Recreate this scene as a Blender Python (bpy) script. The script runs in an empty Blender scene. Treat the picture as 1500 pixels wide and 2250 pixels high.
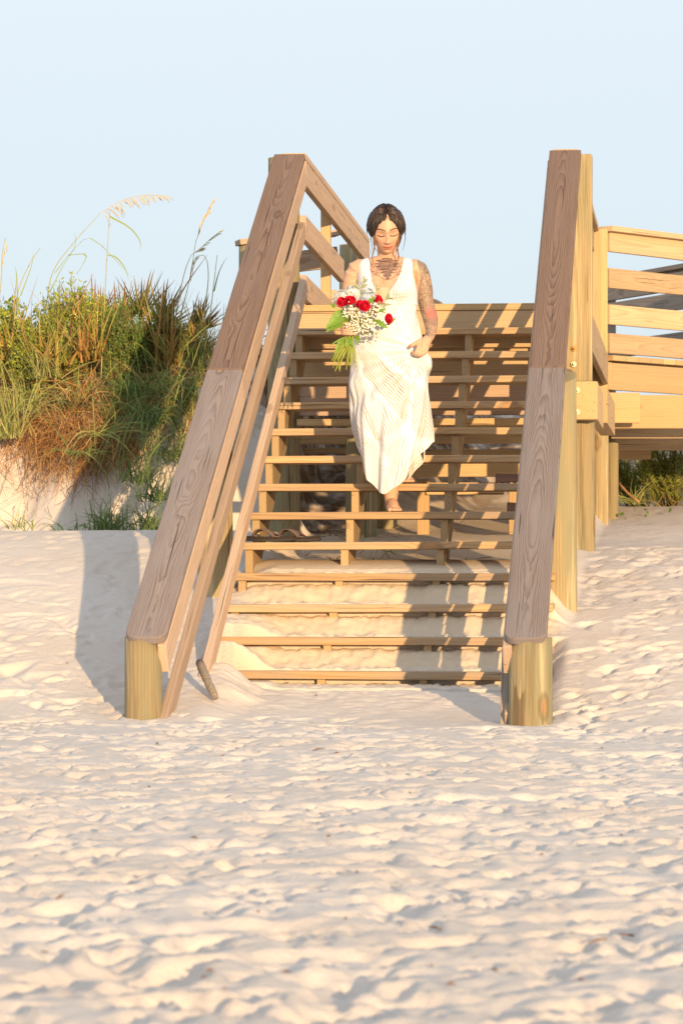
import bpy, bmesh, math, random
import numpy as np
from mathutils import Vector, Matrix, Euler

# ------------------------------------------------------------------ scene, camera, light
scene = bpy.context.scene
F_PX, HOR, CAMZ = 6900.0, 1230.0, 0.72          # focal length in photo pixels, horizon row, eye height
cam_data = bpy.data.cameras.new('camera')
cam = bpy.data.objects.new('camera', cam_data)
scene.collection.objects.link(cam)
cam.location = (0, 0, CAMZ)
cam.rotation_euler = (math.radians(90), 0, 0)
cam_data.sensor_fit = 'HORIZONTAL'
cam_data.sensor_width = 24.0
cam_data.lens = F_PX / 1500.0 * 24.0
cam_data.shift_y = (HOR - 1125.0) / 1500.0
cam_data.clip_start = 0.1
cam_data.clip_end = 5000
cam_data.dof.use_dof = True
cam_data.dof.focus_distance = 16.1
cam_data.dof.aperture_fstop = 9.0
scene.camera = cam

SUN_EL = math.radians(7.4)
SUN_AZ = math.radians(16.4)      # the light travels this far to the left of +Y
world = bpy.data.worlds.new('World')
scene.world = world
world.use_nodes = True
wn = world.node_tree
wn.nodes.clear()
w_out = wn.nodes.new('ShaderNodeOutputWorld')
w_bg = wn.nodes.new('ShaderNodeBackground')
w_sky = wn.nodes.new('ShaderNodeTexSky')
w_sky.sky_type = 'NISHITA'
w_sky.sun_disc = False
w_sky.sun_elevation = SUN_EL
w_sky.sun_rotation = math.radians(180) - SUN_AZ
w_sky.altitude = 0
w_sky.air_density = 1.0
w_sky.dust_density = 0.6
w_sky.ozone_density = 1.0
w_mix = wn.nodes.new('ShaderNodeMix'); w_mix.data_type = 'RGBA'
w_mix.inputs[0].default_value = 0.86           # an even, thin veil of high haze over the whole sky
w_tc = wn.nodes.new('ShaderNodeTexCoord'); w_sp = wn.nodes.new('ShaderNodeSeparateXYZ'); w_mr = wn.nodes.new('ShaderNodeMapRange')
wn.links.new(w_tc.outputs['Generated'], w_sp.inputs[0]); wn.links.new(w_sp.outputs[2], w_mr.inputs['Value'])
w_mr.inputs['From Min'].default_value = 0.03; w_mr.inputs['From Max'].default_value = 0.24
w_veil = wn.nodes.new('ShaderNodeMix'); w_veil.data_type = 'RGBA'       # haze: a little duller towards the horizon, all the way round
w_veil.inputs[6].default_value = (4.45, 5.25, 6.05, 1); w_veil.inputs[7].default_value = (5.9, 6.35, 6.9, 1)
wn.links.new(w_mr.outputs[0], w_veil.inputs[0]); wn.links.new(w_veil.outputs[2], w_mix.inputs[7])
wn.links.new(w_sky.outputs[0], w_mix.inputs[6])
wn.links.new(w_mix.outputs[2], w_bg.inputs[0])
w_bg.inputs[1].default_value = 0.115
wn.links.new(w_bg.outputs[0], w_out.inputs[0])

sun_data = bpy.data.lights.new('sun', 'SUN')
sun = bpy.data.objects.new('sun', sun_data)
scene.collection.objects.link(sun)
sun_dir = Vector((-math.sin(SUN_AZ) * math.cos(SUN_EL), math.cos(SUN_AZ) * math.cos(SUN_EL), -math.sin(SUN_EL)))
sun.rotation_euler = sun_dir.to_track_quat('-Z', 'Y').to_euler()
sun.location = (6, -20, 12)
sun_data.energy = 5.0
sun_data.angle = math.radians(0.55)
sun_data.color = (1.0, 0.665, 0.335)

scene.view_settings.view_transform = 'Standard'
scene.view_settings.look = 'None'
scene.view_settings.exposure = 0.42
scene.view_settings.gamma = 1.0
scene.view_settings.use_curve_mapping = False
scene.cycles.use_denoising = True
scene.cycles.max_bounces = 6
scene.cycles.transparent_max_bounces = 8

# ------------------------------------------------------------------ frames of reference
OX, OY = -0.6292, 14.6468         # foot of the stair frame (u along a tread, v into the dune)
YAW = 0.110158
CY, SY = math.cos(YAW), math.sin(YAW)
T, R0, Z0 = 0.25407, 0.154, 0.0397     # run, rise, height of step 0
M = R0 / T
TH = math.atan(M)
col = scene.collection

def W(u, v, z):
    return Vector((OX + u * CY + v * SY, OY - u * SY + v * CY, z))

def PX(x, y, Y):
    return Vector(((x - 750.0) / F_PX * Y, Y, CAMZ + (HOR - y) / F_PX * Y))

def UV(X, Y):
    a, b = X - OX, Y - OY
    return a * CY - b * SY, a * SY + b * CY

U_DIR = Vector((CY, -SY, 0)); V_DIR = Vector((SY, CY, 0)); Z_DIR = Vector((0, 0, 1))

# ------------------------------------------------------------------ noise (numpy)
def _hash(ix, iy, iz, seed):
    n = (ix.astype(np.int64) * 374761393 + iy.astype(np.int64) * 668265263 + iz.astype(np.int64) * 2147483647 + seed * 1274126177) & 0x7fffffff
    n = ((n ^ (n >> 13)) * 1274126177) & 0x7fffffff
    n = (n ^ (n >> 16)) & 0xffff
    return n / 65535.0

def vnoise(x, y, z=None, seed=0):
    x = np.asarray(x, float); y = np.asarray(y, float)
    z = np.zeros_like(x) if z is None else np.asarray(z, float)
    ix, iy, iz = np.floor(x), np.floor(y), np.floor(z)
    fx, fy, fz = x - ix, y - iy, z - iz
    fx, fy, fz = [q * q * q * (q * (q * 6 - 15) + 10) for q in (fx, fy, fz)]
    out = 0
    for dx in (0, 1):
        for dy in (0, 1):
            for dz in (0, 1):
                w = (fx if dx else 1 - fx) * (fy if dy else 1 - fy) * (fz if dz else 1 - fz)
                out = out + w * _hash(ix + dx, iy + dy, iz + dz, seed)
    return out - 0.5

def sstep(a, b, x):
    t = np.clip((np.asarray(x, float) - a) / (b - a), 0, 1)
    return t * t * (3 - 2 * t)

# ------------------------------------------------------------------ object helpers
def tag(o, label=None, cat=None, group=None, kind=None):
    if label: o['label'] = label
    if cat: o['category'] = cat
    if group: o['group'] = group
    if kind: o['kind'] = kind
    return o

def thing(name, loc, label, cat, group=None):
    o = bpy.data.objects.new(name, None)
    o.empty_display_size = 0.1
    o.location = loc
    col.objects.link(o)
    return tag(o, label, cat, group)

def make_mesh(name, verts, faces, mat=None, smooth=True):
    me = bpy.data.meshes.new(name)
    me.from_pydata([tuple(v) for v in verts], [], faces)
    me.update()
    if smooth:
        me.polygons.foreach_set('use_smooth', np.ones(len(me.polygons), bool))
    if mat: me.materials.append(mat)
    return me

def add_obj(name, me, parent=None, matrix=None):
    """link mesh; matrix is the wanted WORLD matrix (parents are unrotated empties, or meshes at identity/with translation)"""
    o = bpy.data.objects.new(name, me)
    col.objects.link(o)
    if matrix is None: matrix = Matrix.Identity(4)
    if parent is not None:
        o.parent = parent
        o.matrix_basis = world_of(parent).inverted() @ matrix
    else:
        o.matrix_basis = matrix
    return o

def world_of(o):
    m = o.matrix_basis.copy() if o.type != 'EMPTY' else Matrix.Translation(o.location) @ o.rotation_euler.to_matrix().to_4x4()
    return world_of(o.parent) @ m if o.parent else m

def wmesh(name, verts, faces, mat, parent=None, smooth=True, origin=None):
    """mesh given in world coordinates; its origin is put at its own centre"""
    vs = np.array([tuple(v) for v in verts], float)
    c = Vector(vs.mean(0)) if origin is None else Vector(origin)
    me = make_mesh(name, vs - np.array(c), faces, mat, smooth)
    return add_obj(name, me, parent, Matrix.Translation(c))

def np_mesh(name, verts, quads=None, tris=None, mat=None, smooth=True):
    """fast mesh from arrays"""
    verts = np.asarray(verts, np.float32)
    nq = 0 if quads is None else len(quads)
    nt = 0 if tris is None else len(tris)
    me = bpy.data.meshes.new(name)
    me.vertices.add(len(verts))
    me.vertices.foreach_set('co', verts.ravel())
    idx = []
    if nq: idx.append(np.asarray(quads, np.int32).ravel())
    if nt: idx.append(np.asarray(tris, np.int32).ravel())
    idx = np.concatenate(idx)
    me.loops.add(len(idx)); me.loops.foreach_set('vertex_index', idx)
    me.polygons.add(nq + nt)
    starts = np.concatenate([np.arange(nq) * 4, nq * 4 + np.arange(nt) * 3]).astype(np.int32)
    me.polygons.foreach_set('loop_start', starts)
    me.update(calc_edges=True)
    me.validate()
    if smooth:
        me.polygons.foreach_set('use_smooth', np.ones(len(me.polygons), bool))
    if mat: me.materials.append(mat)
    return me

def set_colors(me, cols, name='Col'):
    ca = me.color_attributes.new(name, 'FLOAT_COLOR', 'POINT')
    c = np.ones((len(me.vertices), 4), np.float32); c[:, :3] = cols
    ca.data.foreach_set('color', c.ravel())

_box_cache = {}
def board_mesh(L, w, th, mat, bev=0.004, wob=0.0, seed=0, round_end=False):
    key = (round(L, 3), round(w, 3), round(th, 3), mat.name, bev, wob, seed if wob else 0, round_end)
    if key in _box_cache: return _box_cache[key]
    bm = bmesh.new()
    bmesh.ops.create_cube(bm, size=1.0, matrix=Matrix.Diagonal((L, w, th, 1)))
    if round_end:
        e = [e for e in bm.edges if all(v.co.x < 0 for v in e.verts) and abs(e.verts[0].co.y - e.verts[1].co.y) < 1e-6]
        bmesh.ops.bevel(bm, geom=e, offset=0.055, segments=5, profile=0.5, affect='EDGES')
    bmesh.ops.bevel(bm, geom=[e for e in bm.edges if e.calc_face_angle(0) > 0.6], offset=bev, segments=2, profile=0.5, affect='EDGES')
    if wob:
        rs = random.Random(seed)
        n = 6
        for k in range(1, n):
            bmesh.ops.bisect_plane(bm, geom=bm.verts[:] + bm.edges[:] + bm.faces[:], plane_co=(-L / 2 + L * k / n, 0, 0), plane_no=(1, 0, 0))
        ph = [rs.uniform(0, 6.28) for _ in range(4)]
        for v in bm.verts:
            x = v.co.x / L
            v.co.y += wob * math.sin(3.1 * x + ph[0]) + wob * .4 * math.sin(11 * x + ph[2])
            v.co.z += wob * math.sin(2.7 * x + ph[1])
    me = bpy.data.meshes.new('board')
    bm.to_mesh(me); bm.free()
    me.materials.append(mat)
    _box_cache[key] = me
    return me

def board(name, p0, p1, normal, w, th, mat, parent=None, bev=0.004, wob=0.0, seed=0, round_end=False):
    """plank from p0 to p1 (centre line); `normal` is the direction of its thickness"""
    p0, p1 = Vector(p0), Vector(p1)
    x = (p1 - p0); L = x.length; x.normalize()
    z = (Vector(normal) - x * x.dot(Vector(normal))).normalized()
    y = z.cross(x)
    Mx = Matrix((x, y, z)).transposed().to_4x4()
    Mx.translation = (p0 + p1) / 2
    return add_obj(name, board_mesh(L, w, th, mat, bev, wob, seed, round_end), parent, Mx)

def pile(name, u, v, z0, z1, dia, mat, parent=None, seed=0, slope=0.0, n=24):
    """round timber pile, local x runs up the trunk"""
    rs = random.Random(seed)
    L = z1 - z0
    rings = 8
    vs, fs = [], []
    ph = [rs.uniform(0, 6.28) for _ in range(3)]
    for k in range(rings + 1):
        f = k / rings
        for a in range(n):
            t = 2 * math.pi * a / n
            r = dia / 2 * (1.03 - 0.06 * f + 0.012 * math.sin(2 * t + ph[0]) + 0.01 * math.sin(3 * t + 2 * f + ph[1]))
            yy, zz = r * math.cos(t), r * math.sin(t)
            xx = -L / 2 + L * f
            if k == rings: xx += slope * yy
            vs.append((xx, yy, zz))
    for k in range(rings):
        for a in range(n):
            b = (a + 1) % n
            fs.append((k * n + a, k * n + b, (k + 1) * n + b, (k + 1) * n + a))
    fs.append(tuple(rings * n + a for a in range(n)))
    me = make_mesh(name, vs, fs, mat, smooth=False)
    sm = np.ones(len(fs), bool); sm[-1] = False
    me.polygons.foreach_set('use_smooth', sm)
    x = Vector((0, 0, 1)); y = V_DIR; z = x.cross(y)
    Mx = Matrix((x, y, z)).transposed().to_4x4()
    Mx.translation = W(u, v, (z0 + z1) / 2)
    return add_obj(name, me, parent, Mx)

def tube(pts, radii, n=6, caps=True):
    """verts, faces of a tube along pts"""
    pts = [Vector(p) for p in pts]
    vs, fs = [], []
    ref = Vector((0.31, 0.17, 0.93))
    for k, p in enumerate(pts):
        d = (pts[min(k + 1, len(pts) - 1)] - pts[max(k - 1, 0)])
        if d.length < 1e-9: d = Vector((0, 0, 1))
        d.normalize()
        a = d.cross(ref)
        if a.length < 1e-4: a = d.cross(Vector((1, 0, 0)))
        a.normalize(); b = d.cross(a)
        r = radii[k] if hasattr(radii, '__len__') else radii
        for j in range(n):
            t = 2 * math.pi * j / n
            vs.append(p + a * (r * math.cos(t)) + b * (r * math.sin(t)))
    for k in range(len(pts) - 1):
        for j in range(n):
            j2 = (j + 1) % n
            fs.append((k * n + j, k * n + j2, (k + 1) * n + j2, (k + 1) * n + j))
    if caps:
        fs.append(tuple(range(n - 1, -1, -1)))
        fs.append(tuple((len(pts) - 1) * n + j for j in range(n)))
    return vs, fs

def merge(parts):
    V, Fc = [], []
    for vs, fs in parts:
        o = len(V)
        V += [tuple(v) for v in vs]
        Fc += [tuple(i + o for i in f) for f in fs]
    return V, Fc

def spline(pts, n):
    """Catmull-Rom through pts"""
    P = [Vector(p) for p in pts]
    P = [P[0] * 2 - P[1]] + P + [P[-1] * 2 - P[-2]]
    out = []
    segs = len(P) - 3
    for k in range(n + 1):
        f = k / n * segs
        i = min(int(f), segs - 1); t = f - i
        a, b, c, d = P[i:i + 4]
        out.append(0.5 * ((2 * b) + (c - a) * t + (2 * a - 5 * b + 4 * c - d) * t * t + (3 * b - a - 3 * c + d) * t ** 3))
    return out

# ------------------------------------------------------------------ materials
class NT:
    def __init__(self, name):
        self.m = bpy.data.materials.new(name)
        self.m.use_nodes = True
        self.t = self.m.node_tree
        self.bsdf = self.t.nodes['Principled BSDF']
        self.bsdf.inputs['Specular IOR Level'].default_value = 0.25
    def n(self, kind, **kw):
        nd = self.t.nodes.new(kind)
        for k, v in kw.items(): setattr(nd, k, v)
        return nd
    def l(self, a, b): self.t.links.new(a, b)
    def val(self, inp, x):
        if isinstance(x, (int, float)): inp.default_value = x
        elif isinstance(x, tuple): inp.default_value = x if len(x) == len(inp.default_value) else tuple(x) + (1,)
        else: self.l(x, inp)
    def math(self, op, a, b=None, c=None, clamp=False):
        nd = self.n('ShaderNodeMath', operation=op); nd.use_clamp = clamp
        self.val(nd.inputs[0], a)
        if b is not None: self.val(nd.inputs[1], b)
        if c is not None: self.val(nd.inputs[2], c)
        return nd.outputs[0]
    def mix(self, f, a, b, blend='MIX'):
        nd = self.n('ShaderNodeMix'); nd.data_type = 'RGBA'; nd.blend_type = blend
        self.val(nd.inputs[0], f); self.val(nd.inputs[6], a); self.val(nd.inputs[7], b)
        return nd.outputs[2]
    def xyz(self, x, y, z):
        nd = self.n('ShaderNodeCombineXYZ')
        for i, q in enumerate((x, y, z)): self.val(nd.inputs[i], q)
        return nd.outputs[0]
    def sep(self, v):
        nd = self.n('ShaderNodeSeparateXYZ'); self.l(v, nd.inputs[0]); return nd.outputs
    def noise(self, vec, scale=1.0, detail=2.0, rough=0.5, dist=0.0, out=0):
        nd = self.n('ShaderNodeTexNoise')
        self.l(vec, nd.inputs['Vector']); self.val(nd.inputs['Scale'], scale)
        nd.inputs['Detail'].default_value = detail; nd.inputs['Roughness'].default_value = rough
        nd.inputs['Distortion'].default_value = dist
        return nd.outputs[out]
    def ramp(self, f, stops, interp='LINEAR'):
        nd = self.n('ShaderNodeValToRGB'); nd.color_ramp.interpolation = interp
        el = nd.color_ramp.elements
        while len(el) < len(stops): el.new(0.5)
        for e, (p, c) in zip(el, stops):
            e.position = p; e.color = c if len(c) == 4 else tuple(c) + (1,)
        self.l(f, nd.inputs[0]); return nd.outputs[0]
    def sm(self, x, a, b):
        nd = self.n('ShaderNodeMapRange', interpolation_type='SMOOTHSTEP')
        self.val(nd.inputs['Value'], x); nd.inputs['From Min'].default_value = a; nd.inputs['From Max'].default_value = b
        return nd.outputs[0]
    def bump(self, h, strength, dist):
        nd = self.n('ShaderNodeBump'); nd.inputs['Strength'].default_value = strength
        nd.inputs['Distance'].default_value = dist; self.l(h, nd.inputs['Height'])
        self.l(nd.outputs[0], self.bsdf.inputs['Normal'])
    def done(self, color, rough=0.8):
        self.val(self.bsdf.inputs['Base Color'], color)
        self.val(self.bsdf.inputs['Roughness'], rough)
        return self.m

def wood(name, light, dark, weather, ring=0.012, knots=0.8, contrast=0.8, stain=0.4, bumpd=0.0025, pith=0.055, streak=0.0, wet=None):
    k = NT(name)
    tc = k.n('ShaderNodeTexCoord').outputs['Object']
    rnd = k.n('ShaderNodeObjectInfo').outputs['Random']
    x, y, z = k.sep(tc)
    off = k.math('MULTIPLY', rnd, 91.0)
    xo = k.math('ADD', x, off)
    # the pith of the log wanders along the plank: rings cut by the face make cathedral grain
    n1 = k.noise(k.xyz(k.math('MULTIPLY', xo, 0.38), off, 0.0), 1.0, 1)
    n2 = k.noise(k.xyz(k.math('MULTIPLY', xo, 0.42), 5.0, off), 1.0, 1)
    yy = k.math('ADD', y, k.math('MULTIPLY', k.math('SUBTRACT', n1, 0.5), 0.085))
    zz = k.math('ADD', k.math('ADD', z, pith), k.math('MULTIPLY', k.math('SUBTRACT', n2, 0.5), 0.17))
    rho = k.math('SQRT', k.math('ADD', k.math('MULTIPLY', yy, yy), k.math('MULTIPLY', zz, zz)))
    # knots
    vor = k.n('ShaderNodeTexVoronoi', feature='F1')
    k.l(k.xyz(k.math('MULTIPLY', xo, 2.1), k.math('ADD', k.math('MULTIPLY', y, 6.0), off), k.math('MULTIPLY', z, 3.0)), vor.inputs['Vector'])
    vor.inputs['Scale'].default_value = 1.0
    kd = vor.outputs['Distance']
    pick = k.sm(k.sep(vor.outputs['Color'])[0], 0.45, 0.55)
    kn = k.math('MULTIPLY', k.sm(kd, 0.36, 0.0), pick)
    rho = k.math('ADD', rho, k.math('MULTIPLY', kn, 0.022 * knots))
    fine = k.noise(k.xyz(k.math('MULTIPLY', xo, 3.0), k.math('MULTIPLY', y, 130.0), k.math('MULTIPLY', z, 130.0)), 1.0, 3, 0.6)
    wv = k.noise(k.xyz(k.math('MULTIPLY', xo, 6.0), k.math('MULTIPLY', y, 30.0), k.math('MULTIPLY', z, 30.0)), 1.0, 2)
    rho = k.math('ADD', rho, k.math('MULTIPLY', k.math('SUBTRACT', wv, 0.5), 0.007))
    ph = k.math('FRACT', k.math('DIVIDE', rho, ring))
    rg = k.math('POWER', ph, 2.2)
    rg = k.math('MULTIPLY', rg, k.sm(ph, 1.0, 0.9))
    f = k.math('ADD', k.math('MULTIPLY', rg, 0.85 * contrast), k.math('MULTIPLY', k.math('SUBTRACT', fine, 0.45), 0.9), clamp=True)
    base = k.mix(f, light, dark)
    pt = k.noise(k.xyz(k.math('MULTIPLY', xo, 1.6), k.math('MULTIPLY', y, 9.0), k.math('MULTIPLY', z, 9.0)), 1.0, 4, 0.6)
    base = k.mix(k.math('MULTIPLY', k.sm(pt, 0.42, 0.68), stain), base, weather)
    if streak:
        st = k.noise(k.xyz(k.math('MULTIPLY', xo, 1.1), k.math('MULTIPLY', y, 26.0), k.math('MULTIPLY', z, 26.0)), 1.0, 3, 0.55)
        base = k.mix(k.math('MULTIPLY', k.sm(st, 0.55, 0.7), streak), base, (0.52, 0.42, 0.25))
        base = k.mix(k.math('MULTIPLY', k.sm(st, 0.42, 0.33), streak * 0.7), base, (0.19, 0.145, 0.075))
    if wet:      # a damp dark patch with a ragged upper edge: (x along, y, z) centre and size
        ww = k.noise(k.xyz(k.math('MULTIPLY', x, 8.0), k.math('MULTIPLY', y, 60.0), k.math('MULTIPLY', z, 60.0)), 1.0, 3)
        dd = k.math('SUBTRACT', k.math('ADD', wet[0], k.math('MULTIPLY', ww, 0.22)), x)
        mk = k.math('MULTIPLY', k.sm(dd, 0.0, 0.03), k.sm(k.math('ABSOLUTE', k.math('SUBTRACT', z, wet[1])), wet[2], wet[2] - 0.02))
        base = k.mix(k.math('MULTIPLY', mk, 0.75), base, (0.13, 0.085, 0.045))
    core = k.math('MULTIPLY', k.sm(kd, 0.11, 0.05), pick)
    rim = k.math('MULTIPLY', k.math('MULTIPLY', k.sm(kd, 0.17, 0.11), k.sm(kd, 0.04, 0.10)), pick)
    base = k.mix(k.math('MULTIPLY', rim, 0.55 * min(1, knots)), base, tuple(c * 0.55 for c in dark))
    base = k.mix(k.math('MULTIPLY', core, 0.75 * min(1, knots)), base, (0.34, 0.17, 0.07))
    ck = k.noise(k.xyz(k.math('MULTIPLY', xo, 1.3), k.math('MULTIPLY', y, 75.0), k.math('MULTIPLY', z, 75.0)), 1.0, 2, 0.5)
    crack = k.math('MULTIPLY', k.sm(ck, 0.675, 0.71), 0.75)
    base = k.mix(crack, base, tuple(c * 0.3 for c in dark))
    tone = k.math('ADD', 0.82, k.math('MULTIPLY', k.math('FRACT', k.math('MULTIPLY', rnd, 7.31)), 0.36))
    tn = k.n('ShaderNodeVectorMath', operation='SCALE'); k.l(base, tn.inputs[0]); k.l(tone, tn.inputs['Scale'])
    h = k.math('SUBTRACT', k.math('MULTIPLY', fine, 0.6), k.math('MULTIPLY', rg, 0.8))
    k.bump(h, 0.7, bumpd)
    return k.done(tn.outputs[0], 0.82)

M_CAP = wood('weathered_brown_cap_timber', (0.245, 0.165, 0.125), (0.062, 0.038, 0.031), (0.20, 0.148, 0.13), ring=0.0050, contrast=0.85, stain=0.6, pith=0.075)
M_CAP_GREY = wood('weathered_grey_cap_timber', (0.235, 0.195, 0.18), (0.085, 0.068, 0.066), (0.225, 0.20, 0.20), ring=0.0046, contrast=0.85, stain=0.65, pith=0.075)
M_RAIL = wood('tan_rail_timber', (0.50, 0.365, 0.26), (0.29, 0.195, 0.13), (0.42, 0.33, 0.275), ring=0.010, contrast=0.5)
M_TREAD = wood('stair_tread_timber', (0.48, 0.325, 0.175), (0.25, 0.145, 0.075), (0.36, 0.28, 0.21), ring=0.010, contrast=0.6, stain=0.75)
M_STRING = wood('stringer_timber', (0.50, 0.36, 0.20), (0.29, 0.19, 0.10), (0.42, 0.32, 0.21), ring=0.009, contrast=0.5)
M_FENCE = wood('fence_board_timber', (0.52, 0.38, 0.225), (0.30, 0.19, 0.105), (0.42, 0.33, 0.235), ring=0.009, contrast=0.6)
M_DECK = wood('yellow_deck_timber', (0.53, 0.37, 0.19), (0.35, 0.22, 0.105), (0.45, 0.33, 0.20), ring=0.012, contrast=0.35)
M_PILE = wood('treated_pile_timber', (0.36, 0.285, 0.16), (0.20, 0.15, 0.08), (0.24, 0.235, 0.145), ring=0.010, contrast=0.6, knots=0.9, stain=0.75, streak=0.9)
M_PILE_WET = wood('damp_pile_timber', (0.36, 0.285, 0.16), (0.20, 0.15, 0.08), (0.24, 0.235, 0.145), ring=0.010, contrast=0.6, knots=0.9, stain=0.75, streak=0.9, wet=(0.16, 0.045, 0.035))
M_OLD = wood('old_grey_timber', (0.30, 0.26, 0.22), (0.14, 0.11, 0.09), (0.25, 0.23, 0.21), ring=0.010)

def vcol_mat(name, rough=0.7, trans=0.0, noise_amt=0.25, noise_scale=30.0, spec=0.25, sub=0.0):
    k = NT(name)
    a = k.n('ShaderNodeVertexColor', layer_name='Col').outputs[0]
    tc = k.n('ShaderNodeTexCoord').outputs['Object']
    nz = k.noise(tc, noise_scale, 3)
    f = k.math('ADD', 1 - noise_amt / 2, k.math('MULTIPLY', nz, noise_amt))
    s = k.n('ShaderNodeVectorMath', operation='SCALE'); k.l(a, s.inputs[0]); k.l(f, s.inputs['Scale'])
    k.bsdf.inputs['Specular IOR Level'].default_value = spec
    if sub:
        k.bsdf.inputs['Subsurface Weight'].default_value = sub
        k.bsdf.inputs['Subsurface Radius'].default_value = (0.01, 0.004, 0.002)
        k.bsdf.inputs['Subsurface Scale'].default_value = 0.5
    m = k.done(s.outputs[0], rough)
    if trans:
        tr = k.n('ShaderNodeBsdfTranslucent'); k.l(s.outputs[0], tr.inputs[0])
        mx = k.n('ShaderNodeMixShader'); mx.inputs[0].default_value = trans
        k.l(k.bsdf.outputs[0], mx.inputs[1]); k.l(tr.outputs[0], mx.inputs[2])
        out = k.t.nodes['Material Output']; k.l(mx.outputs[0], out.inputs[0])
    return m

def plain(name, color, rough=0.7, amt=0.3, scale=25.0, metallic=0.0, spec=0.25, bump=0.0):
    k = NT(name)
    tc = k.n('ShaderNodeTexCoord').outputs['Object']
    nz = k.noise(tc, scale, 4, 0.6)
    c = k.mix(nz, tuple(q * (1 - amt) for q in color), tuple(min(1, q * (1 + amt)) for q in color))
    k.bsdf.inputs['Metallic'].default_value = metallic
    k.bsdf.inputs['Specular IOR Level'].default_value = spec
    if bump: k.bump(nz, 0.6, bump)
    return k.done(c, rough)

M_LEAF = vcol_mat('leaf', 0.6, 0.3)
M_GRASS = vcol_mat('grass_blade', 0.65, 0.25)
M_DRY = vcol_mat('dry_root', 0.85, 0.1)

# ------------------------------------------------------------------ sand
def sand_material():
    k = NT('dry_white_sand')
    tc = k.n('ShaderNodeTexCoord').outputs['Object']
    big = k.noise(tc, 1.3, 3)
    mid = k.noise(tc, 14.0, 4, 0.6)
    grit = k.noise(tc, 420.0, 2, 0.7)
    c = k.mix(k.sm(big, 0.35, 0.65), (0.64, 0.59, 0.545), (0.62, 0.555, 0.495))
    c = k.mix(k.math('MULTIPLY', k.sm(mid, 0.5, 0.72), 0.25), c, (0.55, 0.48, 0.42))
    c = k.mix(k.math('MULTIPLY', k.sm(grit, 0.60, 0.75), 0.35), c, (0.40, 0.33, 0.26))
    # old roots and litter make the sand of the dune core browner
    att = k.n('ShaderNodeAttribute', attribute_name='litter').outputs['Fac']
    lit = k.math('MULTIPLY', att, k.sm(k.noise(tc, 5.0, 4, 0.65), 0.3, 0.6))
    c = k.mix(lit, c, (0.16, 0.10, 0.055))
    damp = k.n('ShaderNodeAttribute', attribute_name='damp').outputs['Fac']  # warm bounce light off the treads, put into the sand colour
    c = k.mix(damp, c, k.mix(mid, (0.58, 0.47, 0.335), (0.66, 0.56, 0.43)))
    clump = k.noise(tc, 85.0, 5, 0.7)
    h = k.math('ADD', k.math('MULTIPLY', clump, 0.8), k.math('MULTIPLY', grit, 0.12))
    k.bump(h, 0.7, 0.009)
    k.bsdf.inputs['Specular IOR Level'].default_value = 0.1
    return k.done(c, 0.95)
M_SAND = sand_material()

SAND_BACK = 0.062          # the drift stands this far behind the nosing of each step
def stair_sand(v):
    """sand drifted over and between the lower steps (function of v only)"""
    v = np.asarray(v, float)
    vv = v - SAND_BACK
    i = np.floor(vv / T)
    fr = vv - i * T
    zi = Z0 + i * R0
    top = zi + 0.012 - 0.003 * i
    nxt = zi + R0 - 0.060
    z = np.where(fr < 0.022, zi - 0.060 + (top - zi + 0.060) * sstep(0.004, 0.022, fr),
                 top + (nxt - top) * sstep(0.05, T - 0.02, fr))
    front = 0.015 + (Z0 + R0 - 0.064 - 0.015) * sstep(-0.85, T + 0.03, v)
    z = np.where(vv < T, front, z)
    plate = 0.665 + 0.055 * sstep(4.2 * T, 6 * T, v) + 0.15 * sstep(2.0, 4.5, v) + 0.22 * sstep(4.5, 8.0, v)
    return np.where(v < 4 * T + 0.16, z, plate)

DENTS = None
def surface_noise(u, v):
    n = 0.014 * vnoise(u / 0.75, v / 0.9, seed=1) + 0.007 * vnoise(u / 0.30, v / 0.45, seed=2)
    n += 0.006 * vnoise((u - .25 * v) / 0.10, v / 0.26, seed=3) + 0.003 * vnoise(u / 0.06, v / 0.09, seed=4)
    n += 0.0025 * vnoise(u / 0.028, v / 0.03, seed=5)
    return n

def macro(u, v):
    u = np.asarray(u, float); v = np.asarray(v, float)
    wob = 0.25 * vnoise(u / 0.7, v / 0.7, seed=11) + 0.12 * vnoise(u / 0.3, v / 0.3, seed=12)
    # left bank, crest, hollow, then the eroded dune
    f = np.clip((v + 1.15 + 0.2 * vnoise(u / 1.1, v * 0, seed=13)) / 3.65, 0, 1)
    bank = 0.02 + 0.86 * (0.45 * f + 0.55 * f * f * (3 - 2 * f))
    bank = bank - 0.10 * sstep(2.6, 3.4, v)
    cl = v + 0.5 * wob + 0.25 * vnoise(u / 0.35, v * 0, seed=14)
    cliff = 0.80 * sstep(3.55, 4.35, cl) + 0.40 * sstep(4.2, 5.2, cl) + 0.18 * sstep(5.2, 8, v)
    left = bank + cliff
    # right bank
    right = 0.46 * sstep(-1.35, 1.5, v) + 0.34 * sstep(0.6, 4.2, v) + 0.16 * sstep(4.2, 7.5, v)
    right = right + 0.16 * sstep(7.3, 9.2, v + 0.5 * (u - 2.0)) + 0.7 * sstep(10.5, 15.0, v)
    # under the stairs and the deck
    mid = stair_sand(v) + 0.55 * sstep(5.0, 8.0, v) * sstep(0.75, 0.1, u) + 1.25 * sstep(8.6, 11.5, v)
    wl = sstep(0.31, 0.07, u + 0.10 * vnoise(v / 0.16, v * 0 + 3, seed=15) + 0.16 * sstep(0.78, 1.08, v) + 0.35 * sstep(3.2, 5.0, v))
    wr = sstep(1.52, 1.68, u)
    return left * wl + (1 - wl) * (mid * (1 - wr) + right * wr)

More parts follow.
